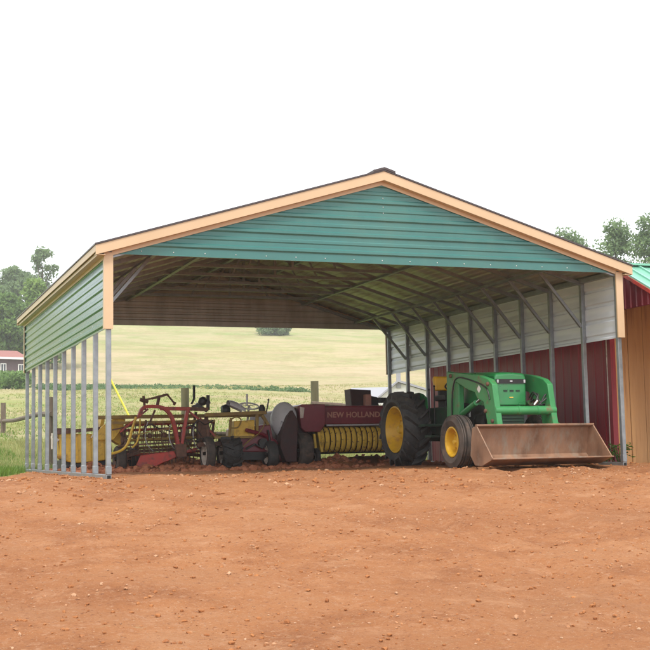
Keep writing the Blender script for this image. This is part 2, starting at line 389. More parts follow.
tag(blades('grass_behind_carport', 26000, lambda: (rng.uniform(-.5, 9.5), rng.uniform(8.2, 20)), .06, .20, M['dry_grass'], lambda x, y: dirt_dist(x, y) < rng.uniform(-.2, .05)), kind='stuff')

def tufts(name, n, m, h0, h1, seed, span):
    r = np.random.default_rng(seed); V = []; F = []
    for i in range(n):
        y = 13+span*r.random()**1.5; k_ = 1; x = CAM.x+(y+14.66)*r.uniform(.06, .62)
        if noise.noise(Vector((x*.12, y*.2, seed))) < r.uniform(-.5, .4): continue
        z = ground_z(x, y)-.02
        for q in range(4):
            h = r.uniform(h0, h1); w = r.uniform(.012, .03)*k_; a = r.uniform(0, PI); px, py = x+r.normal(0, .08), y+r.normal(0, .08); lx, ly = r.normal(0, .35, 2)*h; o = len(V)
            V += [(px-math.cos(a)*w, py-math.sin(a)*w, z), (px+math.cos(a)*w, py+math.sin(a)*w, z), (px+lx, py+ly, z+h)]; F.append((o, o+1, o+2))
    return quick_mesh(name, V, F, m)
tag(tufts('field_grass', 26000, M['dry_grass'], .04, .13, 5, 75), kind='stuff')
tag(tufts('green_field_grass', 13000, M['grass'], .04, .12, 6, 48), kind='stuff')
# ------------------------------------------------------------------ carport
W, LEN, H, RISE, PAN = 7.22, 8.172, 2.714, 1.083, .914
SL = RISE/(W/2); BAY = .908; TB = .06
RIB = .2286
def rib_profile(length, first=.11, mh=.009):
    t = 0; out = [(0, 0)]; c = first
    while c < length:
        for dt, h in ((-.034, 0), (-.015, .019), (.015, .019), (.034, 0), (RIB/2-.03, 0), (RIB/2-.016, mh), (RIB/2+.016, mh), (RIB/2+.03, 0)):
            if 0 < c+dt < length: out.append((c+dt, h))
        c += RIB
    return out+[(length, 0)]
cp = thing('carport', 'open sided steel carport, green gable, tan trim, sheltering parked farm machines', 'carport')
for (xx) in (0, W):                                                          # base rails; dark squares paint the shade inside their hollow front ends
    b = MB(); t_ = TB/2
    b.box(xx-t_, xx+t_, -t_, LEN+t_, -.012, TB-.012)
    b.m = 1; b.box(xx-t_+.007, xx+t_-.007, -t_-.002, -t_+.004, -.005, TB-.019)
    b.build('base_rail', [M['galv'], M['hole_shade']], cp, bevel=.004)
for k in range(10):
    y = k*BAY
    for xx, sg in ((0, 1), (W, -1)):
        b = MB(); b.box(xx-TB/2, xx+TB/2, y-TB/2, y+TB/2, TB-.01, H-.03)
        if k % 1 == 0:
            b.box(xx-TB/2-.004, xx+TB/2+.004, y-TB/2-.004, y+TB/2+.004, TB-.01, TB+.09)
        b.build('post', M['galv'], cp, bevel=.005)
        # knee brace from the post up to the rafter
        if 0 < k < 9: MB().bar((xx+sg*.03, y, 2.04), (xx+sg*.72, y, H-.03+SL*.72-.05), .045, .045).build('brace', M['galv'], cp, bevel=.004)
        MB().bar((xx-sg*.0, y, H-.035), (W/2, y, H-.035+SL*W/2), .056, .056).build('rafter', M['galv'], cp, bevel=.004)
    if k not in (0, 9):
        zc = 3.19; xa = (zc-H+.035)/SL+.02
        b = MB(); b.bar((xa, y, zc), (W-xa, y, zc), .05, .05)
        b.bar((W/2, y, zc), (W/2, y, H+RISE-.09), .04, .04)
        b.bar((W/2-.75, y, zc), (W/2-.55, y, H-.06+SL*(W/2-.55)), .03, .03); b.bar((W/2+.75, y, zc), (W/2+.55, y, H-.06+SL*(W/2-.55)), .03, .03)
        b.build('collar_tie', M['galv'], cp, bevel=.004)
for xx in (0, W): MB().box(xx-.05, xx+.05, -.03, LEN+.03, H-.028, H+.035).build('top_rail', M['galv'], cp)
for s in (0, 1):
    for xo in (.72, 1.85, 3.0):
        x = xo if s == 0 else W-xo
        z = H-.085+SL*xo
        MB().box(x-.03, x+.03, 0, LEN, z-.018, z+.018).build('purlin', M['galv'], cp)

def two_skin(b, grid_out, grid_in):
    for mi, g in ((0, grid_out), (1, grid_in)):
        b.m = mi; rows = len(g); cols = len(g[0]); o = [p for r in g for p in r]
        b.add(o, [(i*cols+j, i*cols+j+1, (i+1)*cols+j+1, (i+1)*cols+j) for i in range(rows-1) for j in range(cols-1)])
def screw(b, c, ax, r=.0068):
    b.m = 2; b.lathe([(r, 0), (r, .004), (r*.5, .007)], c, ax, n=6)
for xx, sg in ((0, -1), (W, 1)):
    prof = rib_profile(PAN, .06, .012 if sg < 0 else .003)                                             # upper side panels
    b = MB(); ys = np.linspace(-TB/2+.004, LEN+TB/2, 12)
    go = [[(xx+sg*(TB/2+.004+h+.003), y, H-PAN+t) for y in ys] for t, h in prof]
    gi = [[(xx+sg*(TB/2+.001+h), y, H-PAN+t) for y in ys] for t, h in prof]
    two_skin(b, go, gi)
    if sg < 0:
        for k in range(10):
            for t in (.11, .8): screw(b, (xx+sg*(TB/2+.007), k*BAY, H-PAN+t), (sg, 0, 0))
    b.build('side_panel', [M['green_panel'], M['inside_panel'], M['screw']], cp, recalc=False, ang=20)
prof = rib_profile(RISE-.01, .135)
for yy, sg in ((0, -1), (LEN, 1)):                                           # gable panels
    b = MB(); go = []; gi = []
    for t, h in prof:
        xa = t/SL
        xs = np.linspace(xa-.02, W-xa+.02, 14)
        go.append([(x, yy+sg*(TB/2+.004+h+.003), H+t) for x in xs]); gi.append([(x, yy+sg*(TB/2+.001+h), H+t) for x in xs])
    two_skin(b, go, gi)
    if sg < 0:
        for r, z in enumerate((.045, .36)):
            x = z/SL+.25+.12*r
            while x < W-z/SL-.1: screw(b, (x, yy-TB/2-.008, H+z), (0, -1, 0)); x += .4
        for z in (.68, .76, .88, .95): screw(b, (W/2+.02, yy-TB/2-.008, H+z), (0, -1, 0))
    b.build('gable_panel', [M['green_panel'], M['roof_inside'] if sg > 0 else M['inside_panel'], M['screw']], cp, recalc=False, ang=20)  # back gable's inside gets the browner roof backing, its shade put into colour
# roof skins
OH = .178; ZT = 2.855; FY = -.15; BY = LEN+.15
def roof_z(x): return ZT+SL*(x if x < W/2 else W-x)
slope_len = math.hypot(W/2+OH, SL*(W/2+OH)); ca, sa = 1/math.hypot(1, SL), SL/math.hypot(1, SL)
prof = rib_profile(slope_len, .12)
for s in (0, 1):
    b = MB(); ys = np.linspace(FY+.014, BY-.014, 6)
    def rp(t, h, y):
        x = -OH+t*ca-h*sa; z = ZT-OH*SL+t*sa+h*ca
        return (x if s == 0 else W-x, y, z)
    two_skin(b, [[rp(t, h-.036, y) for y in ys] for t, h in prof], [[rp(t, h-.09 if .2 < t else h-.04, y) for y in ys] for t, h in prof])
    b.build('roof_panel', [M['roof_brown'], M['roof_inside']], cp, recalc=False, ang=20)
b = MB()
hp = [(-.155, -.155*SL), (0, 0), (.155, -.155*SL)]
b.prism([(W/2+u, ZT+SL*W/2+v+.05) for u, v in hp]+[(W/2+u, ZT+SL*W/2+v+.02) for u, v in hp[::-1]], 'y', FY-.02, BY+.02)
b.build('ridge_cap', M['roof_brown'], cp)
for s in (0, 1):                                                             # thin dark edge of the roof sheet over the rake trim
    for y0, y1 in ((FY-.012, FY+.19), (BY-.19, BY+.012)):
        pts = [(-OH-.01, ZT-SL*(OH+.01)), (W/2, ZT+SL*W/2), (W/2, ZT+SL*W/2+.022), (-OH-.01, ZT-SL*(OH+.01)+.022)]
        MB().prism([(x if s == 0 else W-x, z) for x, z in pts], 'y', y0, y1).build('roof_edge', M['roof_brown'], cp)
    x0, x1 = (-OH-.01, -OH+.2) if s == 0 else (W+OH-.2, W+OH+.01)
    pts = [(-OH-.012, ZT-SL*(OH+.012)+.001), (.05, ZT+SL*.05+.001), (.05, ZT+SL*.05+.02), (-OH-.012, ZT-SL*(OH+.012)+.02)]
    MB().prism([(x if s == 0 else W-x, z) for x, z in pts], 'y', FY+.192, BY-.192).build('roof_edge', M['roof_brown'], cp)
# boxed rake and eave trim
TH = .118
for yf, sg in ((FY, 1), (BY, -1)):
    for s in (0, 1):
        X = (lambda x: x) if s == 0 else (lambda x: W-x)
        b = MB(); zt = lambda x: ZT+SL*x-.004
        yw = (0-TB/2-.03) if sg > 0 else LEN+TB/2+.03
        for x0, x1 in ((-OH, W/2),):
            # face
            b.add([(X(x0), yf, zt(x0)), (X(x1), yf, zt(x1)), (X(x1), yf, zt(x1)-TH), (X(x0), yf, zt(x0)-TH),
                   (X(x0), yf+sg*.012, zt(x0)), (X(x1), yf+sg*.012, zt(x1)), (X(x1), yf+sg*.012, zt(x1)-TH+.012), (X(x0), yf+sg*.012, zt(x0)-TH+.012)],
                  [(0, 1, 2, 3), (4, 7, 6, 5), (0, 4, 5, 1), (3, 2, 6, 7), (0, 3, 7, 4), (1, 5, 6, 2)])
            # soffit return and wall flange
            y1 = yw
            b.add([(X(x0), yf+sg*.012, zt(x0)-TH+.002), (X(x1), yf+sg*.012, zt(x1)-TH+.002), (X(x1), y1, zt(x1)-TH+.002), (X(x0), y1, zt(x0)-TH+.002),
                   (X(x0), yf+sg*.012, zt(x0)-TH+.011), (X(x1), yf+sg*.012, zt(x1)-TH+.011), (X(x1), y1, zt(x1)-TH+.011), (X(x0), y1, zt(x0)-TH+.011)],
                  [(0, 1, 2, 3), (4, 7, 6, 5), (0, 4, 5, 1), (3, 2, 6, 7), (0, 3, 7, 4), (1, 5, 6, 2)])
            xa = .03
            b.add([(X(xa), y1, zt(xa)-TH+.001), (X(x1), y1, zt(x1)-TH+.001), (X(x1), y1, zt(x1)-TH-.052), (X(xa), y1, zt(xa)-TH-.052),
                   (X(xa), y1+sg*.005, zt(xa)-TH+.001), (X(x1), y1+sg*.005, zt(x1)-TH+.001), (X(x1), y1+sg*.005, zt(x1)-TH-.052), (X(xa), y1+sg*.005, zt(xa)-TH-.052)],
                  [(0, 1, 2, 3), (4, 7, 6, 5), (0, 4, 5, 1), (3, 2, 6, 7), (0, 3, 7, 4), (1, 5, 6, 2)])
        b.build('rake_trim', M['tan_trim'], cp)
for s in (0, 1):
    b = MB(); zt = ZT-SL*OH-.004
    a0, a1 = (-OH-.001, -OH+.012)
    wall = -TB/2-.03
    def bx(x0, x1, y0, y1, z0, z1):
        if s == 0: b.box(x0, x1, y0, y1, z0, z1)
        else: b.box(W-x1, W-x0, y0, y1, z0, z1)
    bx(a0, a1, FY+.013, BY-.013, zt-TH+.04, zt)
    bx(a0+.03, a1+.03, FY+.014, BY-.014, zt-TH, zt-TH+.045)
    bx(a1+.03, wall, FY+.014, BY-.014, zt-TH+.001, zt-TH+.012)
    bx(wall-.006, wall, FY+.1, BY-.1, zt-TH-.04, zt-TH)
    b.build('eave_trim', M['tan_trim'], cp)
for xx, sg in ((0, -1), (W, 1)):                                             # corner trims over the upper posts
    for yy, sy in ((0, -1), (LEN, 1)):
        b = MB(); t0 = TB/2+.012
        b.box(min(xx+sg*(t0+.022), xx-sg*(t0+.004)), max(xx+sg*(t0+.022), xx-sg*(t0+.004)), min(yy+sy*t0, yy+sy*(t0+.026)), max(yy+sy*t0, yy+sy*(t0+.026)), H-PAN-.005, H+.012)
        b.box(min(xx+sg*(t0+.022), xx+sg*(t0+.016)), max(xx+sg*(t0+.022), xx+sg*(t0+.016)), min(yy+sy*t0, yy-sy*.02), max(yy+sy*t0, yy-sy*.02), H-PAN-.005, H+.0)
        b.build('corner_trim', M['tan_trim'], cp)

# ------------------------------------------------------------------ wheels
def lug_tyre(parent, xo, xi, y, z, R, rr, nl, m):
    """drive tyre: outer side at xo, inner side at xi"""
    c = (xo+xi)/2; w = abs(xo-xi); d = 1 if xi > xo else -1
    h = w/2; Rc = R-.085*R/.66
    b = MB()
    pr = [(rr, .30), (rr+.02, .40), (rr+(Rc-rr)*.45, .5), (rr+(Rc-rr)*.75, .485), (Rc-.03, .42), (Rc, .3), (Rc+.003, 0)]
    pr = pr+[(r, -t) for r, t in pr[-2::-1]]
    b.lathe([(r, t*w) for r, t in pr], (c, y, z), (1, 0, 0), n=56, closed=True)
    hw = .05*R/.66/2
    for s in (-1, 1):
        for i in range(nl):
            a0 = 2*PI*(i+(0 if s < 0 else .5))/nl
            st = [(0.02, 0, R, Rc-.02), (.22, .13, R, Rc-.02), (.42, .30, R-.008, Rc-.04), (.5, .40, R-.07*R/.66, R-.14*R/.66)]
            vs = []
            for tx, da, ro, ri in st:
                for rad in (ri, ro):
                    for e in (-1, 1):
                        an = a0+da*.85*d+e*hw/rad*(1.25 if rad == ri else .9)
                        vs.append((c+s*tx*w*1.0, y+math.sin(an)*rad, z+math.cos(an)*rad))
            fs = []
            for q in range(3):
                o = q*4; fs += [(o, o+1, o+5, o+4), (o+2, o+6, o+7, o+3), (o, o+4, o+6, o+2), (o+1, o+3, o+7, o+5)]
            fs += [(0, 2, 3, 1), (12, 13, 15, 14)]
            b.add(vs, fs)
    return b.build('tyre', m, parent, ang=30)
def rib_tyre(parent, xo, xi, y, z, R, rr, m, grooves=True, n=44):
    c = (xo+xi)/2; w = abs(xo-xi)
    pr = [(rr, .28), (rr+.015, .40), (rr+(R-rr)*.5, .5), (R-.06, .47), (R-.02, .40)]
    tr = [(R-.012, .40), (R-.010, .35), (R-.03, .335), (R-.03, .30), (R-.008, .285), (R-.006, .215), (R-.045, .185), (R-.045, .135), (R, .11), (R, 0)] if grooves else [(R-.005, .3), (R, 0)]
    pr = pr+tr; pr = pr+[(r, -t) for r, t in pr[-2::-1]]
    return MB().lathe([(r, t*w) for r, t in pr], (c, y, z), (1, 0, 0), n=n, closed=True).build('tyre', m, parent, ang=32)
def rim(parent, xo, xi, y, z, rr, m, hub=True, nb=8):
    c = (xo+xi)/2; w = abs(xo-xi); s = -1 if xo < xi else 1
    b = MB()
    pr = [(rr+.004, .40), (rr-.012, .41), (rr-.03, .36), (rr-.045, .12), (rr*.80, .02), (rr*.74, -.08), (rr*.42, .0), (rr*.36, .10), (rr*.2, .16), (rr*.15, .26), (0, .27),]
    pr2 = pr+[(0, -.25), (rr*.7, -.25), (rr-.03, -.3), (rr+.004, -.38)]
    b.lathe([(r, t*w*s) for r, t in pr2], (c, y, z), (1, 0, 0), n=40, closed=True)
    for i in range(nb):
        a = 2*PI*i/nb; q = rr*.27
        b.lathe([(.014, 0), (.014, .03)], (c+s*w*-.02, y+math.cos(a)*q*1.9, z+math.sin(a)*q*1.9), (s, 0, 0), n=6)
    return b.build('rim', m, parent, ang=35)

# hydraulic hoses looping beside the right arm
def loop(ps, r, nm='hose', mtl='black', par=None):
    P = [Vector(p) for p in ps]; out = []
    for i in range(len(P)-1):
        p0, p1, p2, p3 = P[max(i-1, 0)], P[i], P[i+1], P[min(i+2, len(P)-1)]
        for k in range(8):
            t = k/8; out.append(.5*((2*p1)+(-p0+p2)*t+(2*p0-5*p1+4*p2-p3)*t*t+(-p0+3*p1-3*p2+p3)*t**3))
    out.append(P[-1]); b = MB(); b.tube(out, r, 7); return b.build(nm, M[mtl], par)
# ------------------------------------------------------------------ green loader tractor
XL_ = 5.43
CX = 5.9
tr = thing('loader_tractor', 'green farm tractor with front loader and wide rusty bucket, parked by the right posts', 'tractor', (CX, 3.18, 0))
for s in (-1, 1):
    xo = CX+s*.82; xi = CX+s*.38
    w = MB().lathe([(.07, 0), (.1, .05), (.1, .2)], (xi-s*.1, 3.18, .595), (s, 0, 0), n=20).build('rear_wheel', M['dark_engine'], tr)
    lug_tyre(w, xo, xi, 3.18, .595, .605, .365, 17, M['rubber']); rim(w, xo, xi, 3.18, .595, .365, M['jd_yellow'])
    xo = CX+s*.80; xi = CX+s*.555
    w = MB().lathe([(.05, 0), (.07, .03), (.07, .14)], (xi-s*.06, 1.16, .375), (s, 0, 0), n=18).build('front_wheel', M['jd_yellow'], tr)
    rib_tyre(w, xo, xi, 1.16, .375, .39, .215, M['dusty_rubber']); rim(w, xo, xi, 1.16, .375, .215, M['jd_yellow'], nb=6)
# hood
b = MB()
def hood_ring(y, hw, zt, zb, ch):
    return [(CX-hw, y, zb), (CX-hw, y, zt-ch), (CX-hw+ch*.45, y, zt-ch*.35), (CX-hw+ch*1.3, y, zt-.012), (CX, y, zt), (CX+hw-ch*1.3, y, zt-.012), (CX+hw-ch*.45, y, zt-ch*.35), (CX+hw, y, zt-ch), (CX+hw, y, zb)]
rings = [hood_ring(.775, .235, 1.325, .88, .05), hood_ring(.80, .252, 1.352, .875, .055), hood_ring(1.0, .26, 1.375, .86, .06), hood_ring(2.05, .285, 1.43, .98, .06), hood_ring(2.22, .27, 1.41, 1.0, .06)]
n = 9; vs = [p for r in rings for p in r]
fs = [(i*n+k, i*n+(k+1) % n, (i+1)*n+(k+1) % n, (i+1)*n+k) for i in range(4) for k in range(n)]+[tuple(range(n)), tuple(range(4*n, 5*n))[::-1]]
b.add(vs, fs); hood = b.build('hood', M['jd_green'], tr, bevel=.012, ang=30)
b = MB(); b.box(CX-.238, CX+.238, .762, .79, 1.19, 1.255); strip = b.build('headlight_strip', M['black'], hood)
for s in (-1, 1):
    MB().box(CX+s*.215-.014, CX+s*.215+.014, .752, .765, 1.2, 1.246).build('headlight', M['grey_shield'], strip, bevel=.004)
MB().box(CX-.02, CX+.02, .755, .763, 1.213, 1.233).build('badge', M['grey_shield'], strip)
MB().box(CX-.03, CX+.03, .766, .776, .985, 1.0).build('emblem', M['tine_yellow'], hood)
b = MB(); b.box(CX-.2625, CX-.258, 1.02, 1.6, 1.02, 1.28); b.build('side_grille', M['black'], hood)
b = MB(); b.box(CX-.2835, CX-.2775, 1.62, 2.05, 1.17, 1.24); b.build('hood_stripe', M['jd_yellow'], hood)
b = MB()
for k in range(3): b.box(CX-.12+k*.1, CX-.06+k*.1, .766, .777, 1.075, 1.1)
b.build('front_plate', M['dark_engine'], hood)
loop([(XL_-.01, 1.72, .7), (XL_-.02, 1.66, 1.1), (XL_-.02, 1.5, 1.31), (XL_-.02, 1.0, 1.24), (XL_-.02, .6, 1.12), (XL_-.02, .5, .95)], .011, par=tr)
loop([(XL_+.1, 1.66, .6), (XL_+.1, 1.45, .75), (XL_+.07, 1.2, .86), (XL_+.08, .95, .97)], .010, par=tr)
loop([(CX-.2, 1.5, .7), (CX-.3, 1.35, .62), (CX-.34, 1.2, .75), (CX-.22, 1.05, .8)], .012, par=tr)
b = MB(); b.box(CX-.22, CX+.22, .80, 1.0, .52, .878); 
for k in range(7): b.box(CX-.2, CX+.2, .792, .80, .56+k*.045, .575+k*.045)
b.build('radiator_screen', M['dark_engine'], tr, bevel=.01)
b = MB()
b.box(CX-.17, CX+.17, 1.0, 2.2, .55, .99); b.box(CX-.2, CX+.2, 1.5, 2.15, .42, .8); b.box(CX-.24, CX+.24, 1.25, 1.55, .72, .95)
for k in range(4): b.lathe([(.035, 0), (.035, .06)], (CX-.17, 1.2+k*.22, .9), (-1, 0, 0), n=10)
b.lathe([(.07, 0), (.07, .17)], (CX-.2, 1.85, .62), (-.4, 0, 1), n=14); b.lathe([(.05, 0), (.05, .12)], (CX-.22, 1.42, .55), (0, 0, 1), n=12)
b.build('engine', M['dark_engine'], tr, bevel=.01)
b = MB(); b.prism([(1.05, .865), (1.1, .6), (1.9, .62), (2.1, 1.0), (1.2, .9)], 'x', CX-.285, CX-.262); b.prism([(1.05, .865), (1.1, .6), (1.9, .62), (2.1, 1.0), (1.2, .9)], 'x', CX+.262, CX+.285)
b.build('side_shield', M['black'], tr)
b = MB(); p0 = onx(467.5, 411, CX-.292)
b.prism([(p0.y-.16, p0.z+.055), (p0.y+.02, p0.z+.055), (p0.y+.02, p0.z+.02), (p0.y-.04, p0.z+.02), (p0.y-.04, p0.z-.09), (p0.y-.09, p0.z-.09), (p0.y-.09, p0.z+.02), (p0.y-.16, p0.z+.02)], 'x', CX-.292, CX-.286)
b.box(CX-.292, CX-.286, p0.y+.10, p0.y+.17, p0.z-.08, p0.z-.03); b.build('side_decal', M['white'], tr)
b = MB(); b.box(CX-.3, CX+.3, 2.2, 3.55, .5, .92); b.lathe([(.14, -.42), (.17, -.3), (.2, 0), (.17, .3), (.14, .42)], (CX, 3.18, .595), (1, 0, 0), n=24)
b.box(CX-.22, CX+.22, 3.5, 3.7, .4, .8); b.build('transmission', M['dark_engine'], tr, bevel=.015)
b = MB(); b.bar((CX-.56, 1.16, .42), (CX+.56, 1.16, .42), .09, .09); b.box(CX-.11, CX+.11, .95, 1.4, .36, .56); b.bar((CX-.5, 1.3, .42), (CX+.5, 1.3, .42), .035)
b.build('front_axle', M['jd_green'], tr, bevel=.008)
b = MB(); b.box(CX-.62, CX+.62, 2.35, 3.1, .62, .66); b.box(CX-.62, CX-.45, 2.2, 2.4, .45, .49); b.box(CX+.45, CX+.62, 2.2, 2.4, .45, .49); b.build('platform', M['dark_engine'], tr, bevel=.008)
for s in (-1, 1):                                                            # fenders beside the seat
    b = MB(); pts = []
    for k in range(9):
        a = math.radians(-35+k*14); pts.append((3.18-math.sin(a)*.0-math.cos(math.radians(0))*0+.62*math.sin(a)*1.0, .62+.56*math.cos(a)))
    inn = [(y, z-.03) for y, z in pts]
    x0, x1 = sorted((CX+s*.355, CX+s*.37))
    b.prism(pts+[(3.55, .75), (2.8, .72)], 'x', x0, x1)
    b.build('fender', M['jd_green'], tr)
b = MB(); sx = CX-.02
b.prism([(2.83, 1.20), (2.9, 1.19), (2.96, 1.38), (2.92, 1.43), (2.86, 1.41)], 'x', sx-.185, sx+.16)
seat = b.build('seat', M['seat_yellow'], tr, bevel=.02)
b = MB(); b.box(sx-.17, sx+.16, 2.55, 2.95, 1.03, 1.12); b.box(sx-.12, sx+.12, 2.62, 2.9, .66, 1.04); b.box(sx-.1, sx+.08, 2.9, 2.95, 1.05, 1.22); b.build('seat_base', M['black'], seat, bevel=.015)
b = MB(); b.box(CX-.2, CX+.2, 2.2, 2.36, .9, 1.28); b.box(CX-.24, CX+.24, 2.2, 2.3, 1.2, 1.36); b.build('dashboard', M['black'], tr, bevel=.02)
b = MB(); ring = [Vector((CX+.18*math.cos(a), 2.50+.18*math.sin(a)*.85, 1.27+.18*math.sin(a)*-.4)) for a in np.linspace(0, 2*PI, 25)]
b.tube(ring, .014, 6); b.tube([(CX, 2.3, 1.15), (CX, 2.5, 1.27)], .02, 8); b.bar((CX-.17, 2.5, 1.265), (CX+.17, 2.5, 1.265), .02, .01); b.build('steering_wheel', M['black'], tr)
for k, (dx, dy, zz) in enumerate(((-.33, 2.62, 1.25), (-.37, 2.72, 1.2), (.33, 2.6, 1.22))):
    b = MB(); b.tube([(CX+dx, dy+.02, .66), (CX+dx, dy, zz)], .011, 6); b.lathe([(.0, -.02), (.022, 0), (.0, .025)], (CX+dx, dy, zz), (0, 0, 1), n=8)
    b.build('control_lever', M['black'], tr)
# loader
XL, XR = CX-.47, CX+.47
def yz(pts, X): return [(p.y, p.z) for p in (onx(x, y, X) for x, y in pts)]
mast = yz([(446.5, 371.5), (458.5, 373.5), (459, 415), (446.5, 415)], XL)
mast = mast[:2]+[(mast[2][0], .45), (mast[3][0], .45)]
arm = yz([(449.5, 372.4), (465, 373.2), (480, 375.5), (489, 379), (493, 384), (498.5, 426), (488.5, 426), (484.5, 402), (478, 398.5), (475.5, 392.5), (468, 389.5), (458, 383), (451, 379)], XL)
for X, d in ((XL, 1), (XR, -1)):
    x0, x1 = sorted((X-d*.015, X+d*.075))
    MB().prism(mast, 'x', x0+.012, x1+.012).build('loader_mast', M['jd_green_faded'], tr, bevel=.012)
    la = MB().prism(arm, 'x', x0, x1).build('loader_arm', M['jd_green_faded'], tr, bevel=.010)
    b = MB()
    xs = x0-.002 if d > 0 else x1+.002
    q = onx(480, 389, XL); xa, xb = (x0-.004, x0-.001) if d > 0 else (x1+.001, x1+.004)
    b.prism([(q.y-.06, q.z), (q.y, q.z-.06), (q.y+.06, q.z), (q.y, q.z+.06)], 'x', xa, xb); b.build('decal', M['white'], la)
    for (px, py) in ((452, 376), (489, 384), (494, 421), (487, 411)):
        b = MB(); q = onx(px, py, XL); b.lathe([(.03, 0), (.03, .02), (.018, .03)], (x0 if d > 0 else x1, q.y, q.z), (-d, 0, 0), n=12)
        b.build('pivot_pin', M['rust_bar'], la)
    p, q = onx(461, 413.5, XL), onx(479, 399, XL); xm = X+d*.03
    p = Vector((xm, p.y, p.z)); q = Vector((xm, q.y, q.z))
    cyl = MB().tube([p, p.lerp(q, .75)], .042, 14).build('lift_cylinder', M['jd_green_faded'], tr)
    MB().tube([p.lerp(q, .75), q], .02, 10).build('piston_rod', M['chrome'], cyl)
b = MB(); q = onx(497, 410.5, XL)
b.tube([(XL-.01, q.y+.06, q.z), (XR+.01, q.y+.06, q.z)], .062, 20)
b.tube([(CX-.12, q.y+.06, q.z), (CX-.08, q.y+.06, q.z)], .067, 20); b.tube([(CX+.18, q.y+.06, q.z), (CX+.22, q.y+.06, q.z)], .067, 20)
b.build('cross_tube', M['jd_green_faded'], tr)
b = MB(); b.bar((XL+.03, 1.7, .55), (CX-.17, 1.7, .55), .1, .14); b.bar((XR-.03, 1.7, .55), (CX+.17, 1.7, .55), .1, .14)
b.bar((XL+.05, 1.7, .5), (CX-.15, 1.0, .5), .06, .1); b.bar((XR-.05, 1.7, .5), (CX+.15, 1.0, .5), .06, .1); b.build('loader_frame', M['jd_green_faded'], tr, bevel=.008)
hy = .52
loop([at(x, y, hy+dy) for x, y, dy in ((531, 400, .2), (534, 394, .1), (538, 395, 0), (536, 403, -.05), (540, 404, -.05), (545, 395, -.05), (549, 396, -.02), (546, 403, 0), (540, 405, .02))], .013, par=tr)
loop([at(x, y, hy+dy) for x, y, dy in ((529, 398, .25), (533, 392, .1), (537, 397, 0), (541, 402, -.05), (547, 398, -.05), (549, 401, 0), (543, 406, .02))], .011, par=tr)
b = MB(); b.tube([at(534, 405, hy-.05), at(537.5, 400.5, hy-.05)], .017, 8); b.build('hose_fitting', M['chrome'], tr)
# bucket
BX0, BX1 = 4.97, 6.81
pl = yz([(476, 425.6), (492.6, 457.6), (492.8, 459.4), (482, 466.2), (475, 465.6), (471, 443), (472, 428)], BX0)
top, tipu, tip, heel, heel2, back, back2 = pl
cur = [tip, heel, heel2, (back[0]+.03, back[1]-.17), (back[0]+.005, back[1]-.05), back, back2, top]
nrm = []
def offs(c, d):
    o = []
    for i, p in enumerate(c):
        a = Vector(c[max(i-1, 0)]); e = Vector(c[min(i+1, len(c)-1)]); t = (e-a).normalized(); o.append((p[0]+t.y*d, p[1]-t.x*d))
    return o
shell = cur+offs(cur, -.014)[::-1]
b2 = MB(); b2.prism(shell, 'x', BX0+.018, BX1-.018)
bk = b2.build('bucket', M['rust_bucket'], tr, ang=50)
for x0, x1 in ((BX0, BX0+.0185), (BX1-.0185, BX1)): MB().prism(cur, 'x', x0, x1).build('side_plate', M['rust_bucket'], bk, bevel=.004)
b = MB(); b.box(BX0-.004, BX1+.004, tip[0]-.018, tip[0]+.06, tip[1]-.004, tip[1]+.016); b.build('cutting_edge', M['rust_bucket'], bk, bevel=.004)
b = MB(); b.bar((BX0, top[0]+.01, top[1]+.004), (BX1, top[0]+.01, top[1]+.004), .05, .024); b.build('top_lip', M['rust_bucket'], bk, bevel=.004)
for X in (XL, XR):
    b = MB(); b.prism([(back[0]+.03, .56), (back[0]+.05, .24), (back[0]+.16, .3), (back[0]+.18, .62)], 'x', X-.01, X+.09)
    b.build('bucket_bracket', M['jd_green_faded'], bk)

# ------------------------------------------------------------------ maroon square baler
YB = 5.6
def U(px, py, Y=YB): return at(px, py, Y)
ba = thing('hay_baler', 'maroon hay baler with yellow pickup bands and gold lettering, beside the big tractor wheel', 'baler', (5.0, YB, 0))
xa, xb = U(320, 415).x, 6.35; zt, zb = U(345, 405.5).z, U(345, 424).z
b = MB(); b.prism([(YB, zb), (YB, zt-.03), (YB+.03, zt), (YB+.75, zt+.02), (YB+.75, zb)], 'x', xa, xb)
hs = b.build('feeder_housing', M['maroon'], ba, bevel=.015)
txt = bpy.data.curves.new('lettering', 'FONT'); txt.body = 'NEW HOLLAND'; txt.size = .134; txt.extrude = .002; txt.offset = .0035; txt.align_x = 'LEFT'; txt.space_character = 1.05
txt.materials.append(M['letter']); _t = bpy.data.objects.new('lettering_curve', txt); C.objects.link(_t); bpy.context.view_layer.update()
_m = bpy.data.meshes.new_from_object(_t.evaluated_get(bpy.context.evaluated_depsgraph_get())); bpy.data.objects.remove(_t)
to = bpy.data.objects.new('lettering', _m); C.objects.link(to); to.parent = hs
p = U(327.0, 417.4); to.location = Vector((p.x, YB-.004, p.z))-Vector((5.0, YB, 0)); to.rotation_euler = (PI/2, 0, 0); to.scale = (1.0, 1, 1)
b = MB(); b.tube([(xa+.1, YB-.05, zb-.02), (xb, YB-.05, zb-.02)], .016, 8); b.build('windguard_pipe', M['grey_shield'], ba)
b = MB(); b.box(xa-.05, xb, YB+.3, YB+.9, .22, zb); b.build('pickup_back', M['black'], ba)
p0, p1 = U(320, 440), U(390, 440); pc = .475; R = .225
pk = MB().tube([(xa+.05, YB+.18, pc), (xb, YB+.18, pc)], .12, 16).build('pickup_reel', M['black'], ba)
nb = 16
